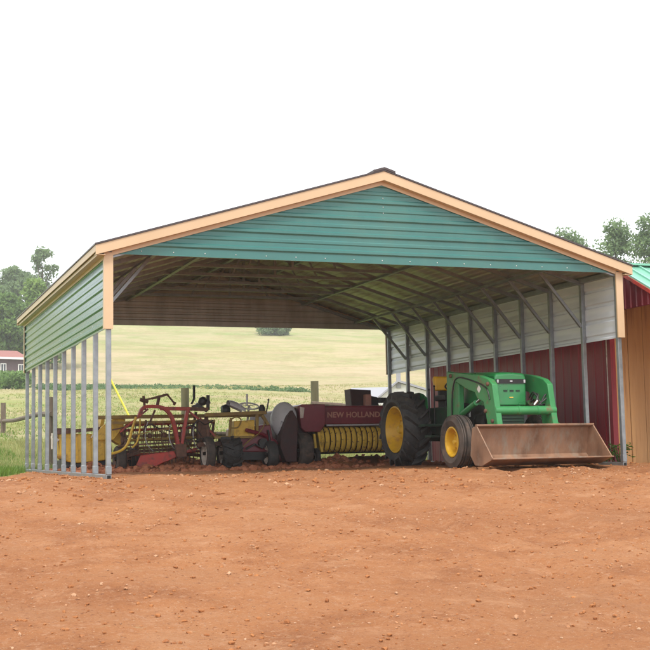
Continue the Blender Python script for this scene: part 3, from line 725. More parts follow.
for k in range(nb):
    x = xa+.03+k*(xb-xa-.08)/(nb-1); path = []
    for a in np.linspace(-100, 110, 13):
        a = math.radians(a); path.append((x, YB+.18-R*math.cos(a)*.95, pc+R*math.sin(a)*1.02))
    path.append((x, YB+.45, zb-.06))
    b = MB()
    for q in range(len(path)-1): b.bar(path[q], path[q+1], .052 if q < 12 else .045, .006, up=(1, 0, 0)) if False else None
    vs = []
    for pt in path: vs += [(pt[0]-.042, pt[1]+.012, pt[2]), (pt[0]-.02, pt[1]-.014, pt[2]), (pt[0]+.02, pt[1]-.014, pt[2]), (pt[0]+.042, pt[1]+.012, pt[2])]
    b.add(vs, [(4*q+i, 4*q+i+1, 4*q+i+5, 4*q+i+4) for q in range(len(path)-1) for i in range(3)])
    b.build('stripper_band', M['tine_yellow'], pk, recalc=False)
    if k < nb-1:
        tn = MB()
        for a in (-40, 0, 35, 70):
            a = math.radians(a+random.uniform(-6, 6)); xx = x+(xb-xa-.08)/(nb-1)/2
            tn.tube([(xx, YB+.18-.0*math.cos(a), pc+.0*math.sin(a)), (xx, YB+.18-(R+.08)*math.cos(a), pc+(R+.08)*math.sin(a)-.03)], .004, 4)
        tn.build('pickup_tine_row', M['rust_bar'], pk)
b = MB(); b.lathe([(.24, 0), (.24, .02)], (xa-.0, YB+.18, pc), (1, 0, 0), n=20); b.build('reel_end_plate', M['tine_yellow'], pk)
b = MB(); p0, p1 = U(295.5, 406), U(327, 433)                                 # gear and knotter box at the near end
b.prism([(U(296, 406).x, U(296, 406).z), (U(300, 406).x, zt+.02), (xa+.06, zt+.02), (xa+.06, U(318, 424).z), (U(318, 432).x, U(318, 432).z), (U(303, 432).x, U(303, 432).z), (U(299, 428).x, U(299, 428).z)], 'y', YB-.12, YB+.8)
b.build('gear_box', M['maroon'], ba, bevel=.012)
b = MB(); b.prism([(U(297.5, 407).x, U(297.5, 407).z), (U(302, 408).x, U(302, 408).z), (U(301, 418).x, U(301, 418).z), (U(298, 418.5).x, U(298, 418.5).z)], 'y', YB-.128, YB-.121); b.build('highlight_patch', M['cream'], ba)  # highlight on the gear box, painted as a pale patch
b = MB(); xq = U(284, 430).x
b.prism([(U(282, 411).x, U(282, 411).z), (U(297, 408).x, U(297, 408).z), (U(309, 432).x, U(309, 432).z), (U(306, 466).x, .1), (U(277, 466).x, .1), (U(273, 448).x, U(273, 448).z)], 'y', YB+.0, YB+1.9)
b.box(xa-.45, xa+.02, YB+1.0, YB+3.0, .35, .85)
b.build('bale_chamber', M['dark_maroon'], ba, bevel=.015)
b = MB(); c0 = U(283.5, 419.5, YB-.12); vs = []; nn = 24                       # domed flywheel shield
ax = Vector((-.55, -.8, .12)).normalized(); e1 = Vector((0, 0, 1)); e1 = (e1-ax*e1.dot(ax)).normalized(); e2 = ax.cross(e1)
for i in range(7):
    t = i/6*PI/2
    for k in range(nn):
        a = 2*PI*k/nn; vs.append(Vector(c0)+ax*(.1*math.cos(t))+(e1*math.cos(a)*.31+e2*math.sin(a)*.24)*max(math.sin(t), .001))
b.add(vs, [(i*nn+k, i*nn+(k+1) % nn, (i+1)*nn+(k+1) % nn, (i+1)*nn+k) for i in range(6) for k in range(nn)])
dg = MB(); Yg = YB-.36
dg.prism([(p.x, p.z) for p in (at(x, y, Yg) for x, y in ((292.5, 410), (288, 416), (285, 424), (282, 434), (280, 446), (286, 462), (297, 462), (298, 420)))], 'y', Yg, YB-.1)
dg.build('dark_block', M['dark_maroon'], ba, bevel=.01)  # dark block over the lower right of the flywheel shield
sh = b.build('flywheel_shield', M['grey_shield'], ba, recalc=True)
b = MB()
for a in (2.9, 3.35):
    b.bar(Vector(c0)+ax*.108+(e1*math.cos(a)*.04+e2*math.sin(a)*.03), Vector(c0)+ax*.03+(e1*math.cos(a)*.29+e2*math.sin(a)*.225), .012)
b.build('shield_seam', M['grey_roof'], sh)
def wheel_small(parent, xo, xi, y, z, R, rr, mt, mr, name='wheel', lug=0):
    w = MB().lathe([(.03, 0), (.03, abs(xi-xo)*1.1)], (xo, y, z), (1 if xi > xo else -1, 0, 0), n=12).build(name, M['black'], parent)
    if lug: lug_tyre(w, xo, xi, y, z, R, rr, lug, mt)
    else: rib_tyre(w, xo, xi, y, z, R, rr, mt, grooves=False, n=36)
    rim(w, xo, xi, y, z, rr, mr, nb=5); return w
q = U(303, 452, YB-.15); wheel_small(ba, q.x-.13, q.x+.13, YB-.15+.0, .295, .30, .14, M['dusty_rubber'], M['dark_maroon'])
q = U(316, 455, YB-.05); wheel_small(ba, q.x-.05, q.x+.05, YB-.05, .17, .16, .07, M['rubber'], M['grey_shield'], 'gauge_wheel')
b = MB(); b.bar(U(314, 434, YB-.05), U(316, 452, YB-.05), .04); b.bar(U(318, 428, YB), U(322, 452, YB), .05, .03); b.build('gauge_wheel_arm', M['tine_yellow'], ba)
b = MB(); b.tube([U(276, 442, YB-.1), U(262, 434, YB-.3), U(246, 430, YB-.4)], .035, 10); b.bar(U(292, 452, YB-.1), U(268, 440, YB-.25), .06); b.bar(U(284, 462, YB-.1), U(270, 447, YB-.3), .045)
b.bar(U(272, 440, YB-.3), U(272, 462, YB-.3), .04); b.bar(U(272, 446, YB-.3), U(280, 458, YB-.2), .035); b.build('drawbar', M['maroon'], ba, bevel=.006)
b = MB(); b.prism([(U(350, 389, 6.2).x, U(350, 389, 6.2).z), (U(371, 390, 6.2).x, U(371, 390, 6.2).z), (U(371, 407, 6.2).x, .98), (U(352, 407, 6.2).x, .98)], 'y', 6.2, 6.5); b.build('twine_box', M['dark_maroon'], ba, bevel=.01)
b = MB(); b.prism([(U(365, 394.5, 6.1).x, U(365, 394.5, 6.1).z), (U(371, 394.5, 6.1).x, U(371, 394.5, 6.1).z), (U(371, 407, 6.1).x, .98), (U(365, 407, 6.1).x, .98)], 'y', 6.08, 6.19); b.build('hinged_cover', M['letter'], ba, bevel=.006)
b = MB(); b.prism([(U(371.5, 396, 6.3).x, U(371.5, 396, 6.3).z), (U(377, 397, 6.3).x, U(377, 397, 6.3).z), (U(380, 407, 6.3).x, .98), (U(371, 407, 6.3).x, .98)], 'y', 6.3, 6.5)
for px in (379, 382, 385): b.lathe([(.03, 0), (.045, .05), (.03, .1)], U(px, 403, 6.3), (0, 0, 1), n=10)
b.build('twine_tensioner', M['black'], ba)

# ------------------------------------------------------------------ small red tractor between rake and baler
YT = 5.3
def T(px, py, Y=YT): return at(px, py, Y)
gt = thing('old_tractor', 'small old red tractor with steering wheel and yellow side box, between rake and baler', 'tractor', (3.4, YT, 0))
q = T(231, 455); wheel_small(gt, q.x-.20, q.x+.15, YT, .275, .285, .18, M['rubber'], M['cream'], 'drive_wheel', lug=14)
q = T(252, 455, YT+.5); wheel_small(gt, q.x+.02, q.x+.2, YT+1.0, .26, .27, .12, M['dusty_rubber'], M['cream'], 'drive_wheel', lug=14)
q = T(271, 457); wheel_small(gt, q.x-.11, q.x+.09, YT+.0, .23, .235, .15, M['rubber'], M['cream'], 'front_wheel')
b = MB(); b.prism([(T(238, 428).x, T(238, 428).z), (T(272, 424).x, T(272, 424).z), (T(275, 440).x, T(275, 440).z), (T(270, 452).x, T(270, 452).z), (T(244, 452).x, T(244, 452).z), (T(237, 443).x, T(237, 443).z)], 'y', YT+.08, YT+.75)
b.build('body', M['maroon'], gt, bevel=.02)
b = MB(); b.box(T(243, 430).x, T(270, 430).x, YT+.1, YT+.5, T(250, 460).z, T(250, 452).z); b.tube([T(268, 430, YT+.05), T(270, 441, YT), T(262, 448, YT), T(255, 444, YT), T(246, 449, YT)], .018, 7); b.lathe([(.08, 0), (.08, .09)], T(262, 443, YT+.08), (0, -1, 0), n=16)
b.build('engine_block', M['black'], gt)
b = MB(); b.prism([(T(234, 421).x, T(234, 421).z), (T(254.5, 420).x, T(254.5, 420).z), (T(254.5, 437).x, T(254.5, 437).z), (T(234, 438).x, T(234, 438).z)], 'y', YT-.02, YT+.25); b.build('side_box', M['old_yellow'], gt, bevel=.015)
b = MB(); b.bar(T(205, 415, YT), T(266, 412.5, YT), .07, .06); b.bar(T(214, 437.5, YT-.02), T(252, 437, YT-.02), .05, .04); b.bar(T(257, 414, YT), T(257, 432, YT), .05); b.bar(T(231, 418, YT), T(229, 438, YT), .04)
b.bar(T(262, 415, YT), T(268, 425, YT), .07, .05); b.build('frame', M['rake_bar'], gt, bevel=.006)
b = MB(); cc = T(249, 405.5, YT+.3); ring = [cc+Vector((.17*math.cos(a), .15*math.sin(a), .06*math.sin(a)-.01)) for a in np.linspace(0, 2*PI, 25)]
b.tube(ring, .013, 6); b.tube([cc, cc+Vector((.0, .1, -.25))], .02, 8)
for a in (.5, 2.6, 4.7): b.tube([cc, cc+Vector((.165*math.cos(a), .145*math.sin(a), .055*math.sin(a)-.01))], .007, 5)
b.build('steering_wheel', M['grey_shield'], gt)
b = MB(); c0 = T(236, 410, YT+.2); vs = []; nn = 14
for i in range(7):
    t = (i-3)/3*.75
    for k in range(nn):
        a = PI*k/(nn-1); vs.append(c0+Vector((.13*math.sin(t)*1.6, -.25*math.cos(a)*.5, .12*math.sin(a)*math.cos(t)+.02-.09*math.sin(t))))
b.add(vs, [(i*nn+k, i*nn+k+1, (i+1)*nn+k+1, (i+1)*nn+k) for i in range(6) for k in range(nn-1)]); b.build('seat_pan', M['grey_shield'], gt, recalc=False)
b = MB(); b.lathe([(0, -.09), (.08, -.07), (.1, 0), (.06, .06), (0, .08)], T(226, 410, YT+.25), (1, 0, .1), n=14); b.lathe([(.05, 0), (.06, .1), (.03, .16)], T(262, 414, YT+.1), (0, 0, 1), n=12); b.build('fuel_tank', M['black'], gt)
b = MB(); b.tube([T(266, 414, YT), T(268.5, 401, YT)], .012, 6); b.lathe([(0, -.02), (.025, 0), (0, .025)], T(268.5, 400, YT), (0, 0, 1), n=8); b.build('lever', M['black'], gt)
MB().tube([T(247, 406, YT+.3), T(247, 394, YT+.3)], .018, 8).build('exhaust_stub', M['grey_shield'], gt)
MB().tube([T(242, 414, YT+.1), T(240, 404, YT+.1)], .01, 6).build('lever', M['grey_shield'], gt)
loop([T(x, y, YT-.05) for x, y in ((264, 416), (264, 425), (259, 433), (250, 440), (242, 447))], .012, par=gt, mtl='rake_bar')
loop([T(x, y, YT-.04) for x, y in ((229, 421), (236, 417), (241, 420), (238, 427), (231, 428))], .012, par=gt, mtl='rake_bar')

# ------------------------------------------------------------------ side delivery hay rake
YR = 5.3
def K(px, py, Y=YR): return at(px, py, Y)
ra = thing('hay_rake', 'red arched hay rake with long tine bars standing left of the small red tractor', 'hay rake', (1.8, YR, 0))
def smooth_path(pts, n=6):
    P = [Vector(p) for p in pts]; out = []
    for i in range(len(P)-1):
        p0, p1, p2, p3 = P[max(i-1, 0)], P[i], P[i+1], P[min(i+2, len(P)-1)]
        for k in range(n):
            t = k/n; out.append(.5*((2*p1)+(-p0+p2)*t+(2*p0-5*p1+4*p2-p3)*t*t+(-p0+3*p1-3*p2+p3)*t**3))
    return out+[P[-1]]
def flat_bar(path, w, h):
    b = MB()
    P = smooth_path(path)
    for p, q in zip(P[:-1], P[1:]): b.bar(p, q+(q-p)*.12, w, h, up=(0, 1, 0))
    return b
flat_bar([K(139, 416), K(143, 408), K(152, 406.5), (K(163, 408)), K(171, 416), K(175, 430), K(178, 446)], .055, .085).build('arch_beam', M['dull_red'], ra)
b = MB(); b.bar(K(187.5, 409), K(181, 447), .05, .085, up=(0, 1, 0)); b.bar(K(160, 408.5), K(190, 408.8), .06, .06); b.build('upright_strut', M['dull_red'], ra, bevel=.006)
MB().bar(K(190, 408.8), K(208, 409.5), .06, .06).build('crank_beam', M['rust_bar'], ra)
b = MB(); b.bar(K(178, 444), K(181, 458), .12, .11); b.box(K(176, 450).x, K(186, 450).x, YR-.06, YR+.06, K(180, 457).z, K(180, 444).z); b.build('pivot_bracket', M['rust_bar'], ra, bevel=.01)
b = MB(); b.bar(K(140, 400.5), K(152, 398.5), .03); b.bar(K(152, 398.5), K(167, 394.5), .04); b.tube([K(167, 394), K(174.5, 403.5)], .016, 7); b.tube([K(173.5, 403), K(175.5, 404)], .03, 8); b.bar(K(159, 397), K(157, 407), .045)
b.tube([K(143.5, 396), K(145, 410)], .022, 8); b.tube([K(140, 399.5), K(148, 402)], .03, 8); b.build('lift_linkage', M['rust_bar'], ra)
b = MB(); b.tube([K(194, 385.5), K(194, 399)], .022, 8); b.tube([K(194, 399), K(191.5, 404)], .018, 8); b.tube([K(208, 395), K(208, 410)], .03, 10); b.lathe([(.03, -.06), (.065, -.03), (.07, .04), (.03, .09)], K(202, 402), (.5, 0, 1), n=12); b.bar(K(192, 407), K(210, 402), .05); b.bar(K(196, 404), K(207, 411), .05); b.build('crank_jack', M['black'], ra)
b = MB(); b.bar(K(96, 417.5, YR+.35), K(262, 415, YR+.35), .07, .06); b.bar(K(112, 423, YR+.2), K(215, 421, YR+.2), .045, .045); b.bar(K(122, 436.5, YR+.5), K(216, 434, YR+.5), .05, .05); b.build('main_beam', M['rake_bar'], ra, bevel=.006)
# the reel: five tine bars between two heads
axis0, axis1 = K(124, 440, YR+.35), K(212, 436, YR+.55); rr = .26
d = (axis1-axis0).normalized(); e1 = Vector((0, 0, 1)); e2 = d.cross(e1).normalized()
for k in range(5):
    a = 2*PI*k/5+.35; o = e1*math.cos(a)*rr+e2*math.sin(a)*rr
    b = MB(); b.tube([axis0+o, axis1+o], .024, 8); tb = b.build('tine_bar', M['rake_bar'] if k % 2 else M['dull_red'], ra)
    b = MB()
    for j in range(24):
        p = axis0.lerp(axis1, (j+.5)/24)+o; wob = random.uniform(-.02, .02)
        b.tube([p, p+Vector((wob, -.02, -.12)), p+Vector((wob*2, .03, -.25))], .008, 4)
    b.build('tines', M['rust_bar'], tb)
for p in (axis0, axis1):
    b = MB(); b.lathe([(.06, -.04), (.06, .04)], p, d, n=14)
    for k in range(5):
        a = 2*PI*k/5+.35; b.bar(p, p+e1*math.cos(a)*rr+e2*math.sin(a)*rr, .04, .02)
    b.build('reel_head', M['rust_bar'], ra)
for i, (px, py) in enumerate((((134, 418), (127, 444)), ((140.5, 419), (137, 444)), ((146, 420), (144, 440)))):
    x0 = px; 
    pts = [K(px[0], px[1], YR-.05+i*.1), K((px[0]+py[0])/2-.5, (px[1]*.55+py[1]*.45), YR-.05+i*.1), K(py[0]-1, py[1], YR-.05+i*.1)]
    if i == 0: pts = [K(136, 417, YR-.05), K(132, 430, YR-.05), K(128, 443, YR-.05), K(122, 450, YR-.05), K(112, 453.5, YR-.05), K(106, 452, YR-.05)]
    elif i == 1: pts = [K(140, 419), K(139.5, 432), K(137, 442), K(132, 448)]
    MB().tube(smooth_path(pts), .022 if i == 0 else .015, 8).build('stripper_bar', M['old_yellow'] if i < 2 else M['rust_bar'], ra)
for i in range(9):                                                            # curved stripper rods through the basket
    px = 148+i*8
    MB().tube(smooth_path([K(px, 422, YR+.1), K(px-3, 432, YR+.02), K(px-1, 444, YR+.06), K(px+5, 451, YR+.2)]), .008, 5).build('stripper_rod', M['rust_bar'] if i % 3 else M['grey_shield'], ra)
rr_ = random.Random(4)
for (x0, y0, x1, y1, dy, th, m) in ((148, 409, 120, 432, .15, .03, 'dull_red'), (150, 421, 176, 447, .3, .022, 'rust_bar'), (163, 421, 190, 443, .45, .022, 'rust_bar'), (128, 436, 172, 428, -.02, .018, 'rake_bar'), (118, 446, 206, 440, .1, .03, 'rust_bar'), (187, 410, 205, 424, .1, .03, 'dull_red'), (196, 412, 190, 445, .3, .04, 'rust_bar'), (112, 430, 142, 424, .2, .025, 'rust_bar'), (126, 452, 178, 449, .4, .05, 'rust_bar'), (184, 452, 206, 446, .2, .04, 'dull_red'), (155, 410, 150, 422, .1, .03, 'rust_bar'), (200, 418, 216, 438, .2, .03, 'dull_red'), (115, 460, 140, 452, .25, .05, 'rust_bar'), (168, 452, 206, 456, .6, .06, 'rust_bar')):
    MB().bar(K(x0, y0, YR+dy), K(x1, y1, YR+dy), th).build('brace_rod', M[m], ra)
for i in range(5):
    x = rr_.uniform(128, 200); y = rr_.uniform(425, 445); loop([K(x, y, YR-.02), K(x+rr_.uniform(4, 9), y-rr_.uniform(2, 8), YR-.05), K(x+rr_.uniform(10, 18), y+rr_.uniform(-4, 6), YR), K(x+rr_.uniform(16, 28), y+rr_.uniform(-8, 8), YR)], .009, 'hose', 'black', ra)
for i in range(6):
    p = axis0.lerp(axis1, (i+.5)/6)+Vector((0, -.25, .05)); b = MB(); b.lathe([(.035, -.03), (.05, 0), (.035, .03)], p, d, n=10); b.build('bearing', M['rust_bar'], ra)
b = MB(); b.prism([(K(136, 467).x, K(136, 467).z), (K(141, 455.5).x, K(141, 455.5).z), (K(174, 451).x, K(174, 451).z), (K(178, 457).x, K(178, 457).z), (K(163, 463).x, K(163, 463).z), (K(148, 470).x, K(148, 470).z)], 'y', YR+.02, YR+.08); b.build('windrow_shield', M['dull_red'], ra, bevel=.01)
q = K(122, 459); wheel_small(ra, q.x-.09, q.x+.09, YR+.2, .21, .215, .11, M['dusty_rubber'], M['rust_bar'], 'caster_wheel')
q = K(139, 460); wheel_small(ra, q.x-.08, q.x+.08, YR+.55, .19, .20, .1, M['rubber'], M['rust_bar'], 'caster_wheel')
q = K(210, 455); wheel_small(ra, q.x-.13, q.x+.03, YR-.05, .27, .285, .19, M['dusty_rubber'], M['cream'], 'ground_wheel')
b = MB(); b.bar(K(210, 455, YR), K(206, 415, YR+.1), .06); b.box(K(199, 420).x, K(208, 420).x, YR+.05, YR+.2, K(204, 444).z, K(204, 419).z); b.bar(K(122, 459, YR+.2), K(127, 440, YR+.3), .05); b.bar(K(139, 460, YR+.55), K(136, 440, YR+.45), .05); b.bar(K(197, 445, YR), K(226, 443, YR), .05, .07); b.bar(K(122, 459, YR+.25), K(139, 459, YR+.5), .04); b.bar(K(127, 440, YR+.3), K(200, 441, YR+.1), .03); b.build('leg_bracket', M['rust_bar'], ra, bevel=.006)

# ------------------------------------------------------------------ yellow mower conditioner behind the left posts
YM = 5.9
def Q(px, py, Y=YM): return at(px, py, Y)
def pxz(pts, Y): return [(p.x, p.z) for p in (at(x, y, Y) for x, y in pts)]
mc = thing('hay_mower', 'weathered yellow hay mower with low long hood, behind the left wall posts', 'mower', (.8, YM, 0))
b = MB(); b.prism(pxz([(58, 433), (108, 434.5), (112, 447), (113, 459), (100, 461), (78, 463), (68, 462), (60, 455)], YM), 'y', YM, YM+.75); b.build('header_hood', M['old_yellow'], mc, bevel=.02)
b = MB(); b.bar(Q(57, 432.8, YM-.02), Q(102, 428.5, YM-.02), .05, .06); b.bar(Q(56, 430.5, YM+.2), Q(75, 430.5, YM+.2), .03, .08); b.build('hinge_bar', M['rust_bar'], mc, bevel=.005)
b = MB(); b.prism(pxz([(90, 440), (100, 427), (109, 420), (120, 417), (124, 420), (118, 432), (112, 440)], YM), 'y', YM-.15, YM-.10); b.build('side_shield', M['old_yellow'], mc, bevel=.006)
b = MB(); b.prism(pxz([(102.5, 418), (106, 418), (104.5, 428), (99, 434), (101, 425)], YM), 'y', YM+.1, YM+.5); b.build('end_fin', M['old_yellow'], mc, bevel=.006)
b = MB(); b.prism(pxz([(112, 440), (118, 432), (123, 421), (126, 441), (120, 445)], YM), 'y', YM-.02, YM+.3); b.build('drive_shield', M['old_yellow'], mc, bevel=.01)
b = MB(); b.bar(Q(91, 438, YM-.18), Q(97, 428, YM-.18), .04, .015); b.bar(Q(53, 436, YM), Q(58, 441, YM), .05); b.tube([Q(51, 438, YM+.1), Q(58, 437, YM+.1)], .03, 8); b.box(Q(52, 430).x, Q(56.5, 430).x, YM-.03, YM+.1, Q(54, 449).z, Q(54, 433).z); b.build('hitch_bracket', M['cream'], mc)
b = MB(); b.bar(Q(62, 466, YM+.1), Q(112, 464, YM+.1), .10, .06); b.box(Q(62, 465).x, Q(112, 465).x, YM+.1, YM+.7, .03, .2); b.build('cutter_bar', M['black'], mc, bevel=.008)
for px in (66, 90): 
    q = Q(px, 464, YM+.4); wheel_small(mc, q.x-.08, q.x+.08, YM+.5, .2, .21, .1, M['rubber'], M['rust_bar'])
b = MB()
for px in np.arange(64, 110, 6.5): b.bar(Q(px, 434.5, YM-.006), Q(px+1, 460, YM-.006), .012, .012)
b.build('hood_rib', M['old_yellow'], mc)

# ------------------------------------------------------------------ barn
XB = 7.7; Y0 = .95; Y1 = 7.25
bn = thing('barn', 'red sided barn with pale green roof and natural wood front, right of the carport', 'barn', (XB, Y0, 0))
def ribbed_wall_y(b, X, y0, y1, zlo, zhi, pitch=.19, rh=.016):          # vertical ribbed siding facing -x
    ys = []; y = y0
    while y < y1-.02: ys += [(y, 0), (y+pitch*.72, 0), (y+pitch*.8, rh), (y+pitch*.92, rh)]; y += pitch
    ys = [q for q in ys if q[0] < y1]+[(y1, 0)]
    vs = []
    for y, h in ys: vs += [(X-h, y, zlo(y)), (X-h, y, zhi(y))]
    b.add(vs, [(2*i, 2*i+2, 2*i+3, 2*i+1) for i in range(len(ys)-1)])
YP = -2.2; SLB = .5107
rake_z = lambda y: 2.518+SLB*(y+.121)
YRG = .74; ZRG = rake_z(YRG)
roofz = lambda y: rake_z(y) if y < YRG else ZRG-(y-YRG)*.09
b = MB(); ribbed_wall_y(b, XB, Y0, Y1, lambda y: 0, lambda y: roofz(y)-.06, .23, .006)
b.box(XB+.002, XB+.1, Y0+.01, Y1, 0, 2.2); b.build('siding', M['barn_red'], bn, recalc=False, smooth=False)
b = MB(); ribbed_wall_y(b, XB, YP+.9, Y0-.002, lambda y: 2.275, lambda y: max(2.28, roofz(y)-.045), .14)
b.box(XB+.002, XB+.03, YP+.9, Y0-.01, 2.27, 2.29); b.build('porch_siding', M['barn_red'], bn, recalc=False, smooth=False)
b = MB(); x = XB+.06; i = 0
while x < XB+4.5:
    wdt = .27+.03*((i*7) % 3-1); b.box(x, x+wdt-.008, Y0-.03-.004*(i % 2), Y0, -.02, 2.6); x += wdt; i += 1
fr = b.build('board_front', M['board'], bn, bevel=.004)
b = MB(); b.box(XB-.03, XB+.055, Y0-.05, Y0+.035, 0, 2.26); b.build('corner_board', M['barn_red'], bn)
b = MB(); b.box(XB-.022, XB-.018, Y0+.04, Y0+.075, 0, 1.9); b.build('corner_strip', M['cream'], bn)
b = MB(); b.box(XB-.03, XB+.05, Y1, Y1+.07, 0, 2.4); b.build('corner_trim', M['white'], bn)
b = MB(); pr = [(YP, rake_z(YP)), (YRG, ZRG), (Y1+.1, roofz(Y1+.1))]
b.prism(pr+[(y, z-.03) for y, z in pr[::-1]], 'x', XB-.06, XB+7)
k = XB-.05
while k < XB+7:
    b.bar((k, YP, rake_z(YP)+.01), (k, YRG, ZRG+.01), .03, .03); k += .23
b.build('roof', M['barn_roof'], bn)
b = MB(); b.bar((XB-.07, YP, rake_z(YP)-.03), (XB-.07, YRG, ZRG-.03), .02, .05); b.build('rake_board', M['dull_red'], bn)
b = MB(); b.bar((XB-.05, YRG, ZRG+.02), (XB+7, YRG, ZRG+.02), .14, .03); b.build('ridge_cap', M['barn_roof'], bn)
b = MB(); b.box(XB+.002, XB+6.9, Y1-.1, Y1, 0, roofz(Y1)-.05); b.box(XB+4.6, XB+6.9, Y0-.03, Y0+.03, 0, 2.6); b.box(XB+6.8, XB+6.9, Y0, Y1, 0, 2.2); b.box(XB+.06, XB+6.8, Y0-.03, Y0+.01, 2.6, ZRG-.1); b.build('wall', M['barn_red'], bn)

# ------------------------------------------------------------------ fence, guard pole
fe = thing('rail_fence', 'weathered wooden post and rail fence running behind the carport', 'fence', (.65, 9.8, 0))
posts = [(at(51, 400, 9.8).x, 9.8, 1.43, .075, 'grey_wood'), (far(3, 430, 38).x, far(3, 430, 38).y, 1.0, .08, 'grey_wood'), (at(185, 390, 10).x, 10, 1.62, .085, 'green_wood'), (at(314.5, 381, 10.2).x, 10.2, 1.78, .085, 'green_wood'), (at(430, 390, 10.6).x, 10.6, 1.35, .08, 'grey_wood')]
for x, y, h, r, m in posts:
    b = MB(); z = base_z(x, y)
    if m == 'grey_wood' and h > 1.4: b.tube([(x, y, z-.2), (x+.01, y, z+h)], r*.8, 10)
    else: b.tube([(x, y, z-.2), (x+.005, y+.01, z+h*.5), (x, y, z+h)], r, 10)
    b.build('post', M[m], fe)
def rail(i, j, zi, zj, r=.055, over=.12):
    p = Vector((posts[i][0], posts[i][1]-.1, zi)); q = Vector((posts[j][0], posts[j][1]-.1, zj)); d = (q-p).normalized()
    P = [p-d*over+Vector((0, 0, .0))]+[p.lerp(q, t)+Vector((0, 0, .03*math.sin(t*7))) for t in (.2, .45, .7)]+[q+d*over]
    MB().tube(P, r, 8).build('rail', M['grey_wood'], fe)
rail(0, 1, at(45, 414, 9.8).z, far(3, 421, 38).z); rail(3, 4, at(318, 404.5, 10.2).z, at(350, 408, 10.4).z-.2)
rail(2, 3, .62, .66)
p = Vector((posts[1][0], posts[1][1], far(3, 421, 38).z)); q = p+Vector((-3.5, 11, .55))
MB().tube([p, p.lerp(q, .5), q], .07, 8).build('rail', M['grey_wood'], fe)
p0, p1 = at(109, 376, 36), at(129, 416, 36); dd = (p1-p0).normalized(); p2 = p1+dd*((p1.z+.1)/-dd.z)
gp = MB().tube([p0, p0.lerp(p2, .5), p2], .042, 10).build('guy_wire_guard', M['rope']); tag(gp, 'thin yellow leaning guard tube standing behind the left front post', 'wire guard')

# ------------------------------------------------------------------ far buildings
c = far(9, 362, 135); gzl = 8.4
ho = thing('purple_house', 'low purple grey house with red brown roof in front of the left trees', 'house', (c.x, c.y, gzl))
ex = Vector((.965, .26, 0)); ey = Vector((-.26, .965, 0))
def hp_(u, v, z): return Vector((c.x, c.y, 0))+ex*u+ey*v+Vector((0, 0, z))
def hbox(b, u0, u1, v0, v1, z0, z1):
    vs = [hp_(u, v, z) for u in (u0, u1) for v in (v0, v1) for z in (z0, z1)]
    b.add(vs, [(0, 1, 3, 2), (4, 6, 7, 5), (0, 4, 5, 1), (2, 3, 7, 6), (0, 2, 6, 4), (1, 5, 7, 3)])
ze = far(9, 357.5, 135).z; zr = far(9, 351, 135+2.5).z+.1
b = MB(); hbox(b, -7, 1.9, 0, 6, gzl-.8, ze-.1); wl = b.build('wall', M['purple'], ho)
b = MB(); vs = [hp_(u, v, z) for u in (-7.3, 2.1) for v, z in ((-.4, ze), (3, zr), (6.4, ze), (6.4, ze-.12), (-.4, ze-.12))]
b.add(vs, [(0, 1, 6, 5), (1, 2, 7, 6), (2, 3, 8, 7), (3, 4, 9, 8), (4, 0, 5, 9), (4, 3, 2, 1, 0), (5, 6, 7, 8, 9)]); b.build('roof', M['house_roof'], ho)
b = MB(); hbox(b, -7.3, 2.1, -.5, -.41, ze-.22, ze+.02); b.build('fascia', M['white'], ho)
for px in (1.5, 24):
    u = (far(px, 367, 135)-c).dot(ex); zz = far(px, 368, 135).z
    b = MB(); hbox(b, u-.34, u+.34, -.06, -.003, zz-.48, zz+.48); wf = b.build('window', M['white'], ho)
    b = MB(); hbox(b, u-.24, u-.03, -.075, -.061, zz-.38, zz+.38); hbox(b, u+.03, u+.24, -.075, -.061, zz-.38, zz+.38); b.build('pane', M['glass'], wf)

cw = far(398, 392, 70); 
wb = thing('white_barn', 'white gabled barn with grey roof and tall vent, far behind the tractor wheel', 'barn', (cw.x, cw.y, 0))
ex = RIGHT.copy(); ex.z = 0; ex.normalize(); ey = Vector((-ex.y, ex.x, 0)); c = Vector((cw.x, cw.y, 0))
zf = base_z(cw.x, cw.y)-.6
def fl(px, py, D=70): p = far(px, py, D); return ((p-c).dot(ex), p.z)
ap = fl(398, 382.5); el = fl(377, 400); er = fl(428, 391.5); er2 = fl(440, 396)
gp_ = [ap, er, er2, (er2[0], zf), (el[0], zf), el]
b = MB(); vs = [hp_(u, v, z) for v in (0, 9) for u, z in gp_]; n = len(gp_)
b.add(vs, [tuple(range(n)), tuple(range(n, 2*n))[::-1]]+[(k, (k+1) % n, n+(k+1) % n, n+k) for k in range(n)]); b.build('wall', M['white'], wb, smooth=False)
b = MB()
for p, q in ((el, ap), (ap, er), (er, er2)):
    d = Vector((q[0]-p[0], 0, q[1]-p[1])).normalized(); pp = (p[0]-d.x*.25*(p is el), p[1]-d.z*.25*(p is el))
    vs = [hp_(u, v, z) for u, z in (pp, q) for v in (-.35, 9.3) for z in (z+.02, z+.14)]
    b.add(vs, [(0, 1, 3, 2), (4, 6, 7, 5), (0, 4, 5, 1), (2, 3, 7, 6), (0, 2, 6, 4), (1, 5, 7, 3)])
b.build('roof', M['grey_roof'], wb)
b = MB(); v0 = fl(396.3, 372.5); v1 = fl(400.8, 388); hbox(b, v0[0], v1[0], -.12, .12, v1[1], v0[1]); b.build('vent_pipe', M['grey_roof'], wb)
b = MB(); wl_ = fl(352, 387, 74); wr = fl(392, 381.5, 74); zlo = fl(352, 402, 70)[1]
vs = [hp_(u, v, z) for u in (wl_[0], el[0]+1.0) for v, z in ((1.5, zlo), (7, wl_[1]+.1), (7.2, wl_[1]+.0), (7, zf), (1.7, zf))]
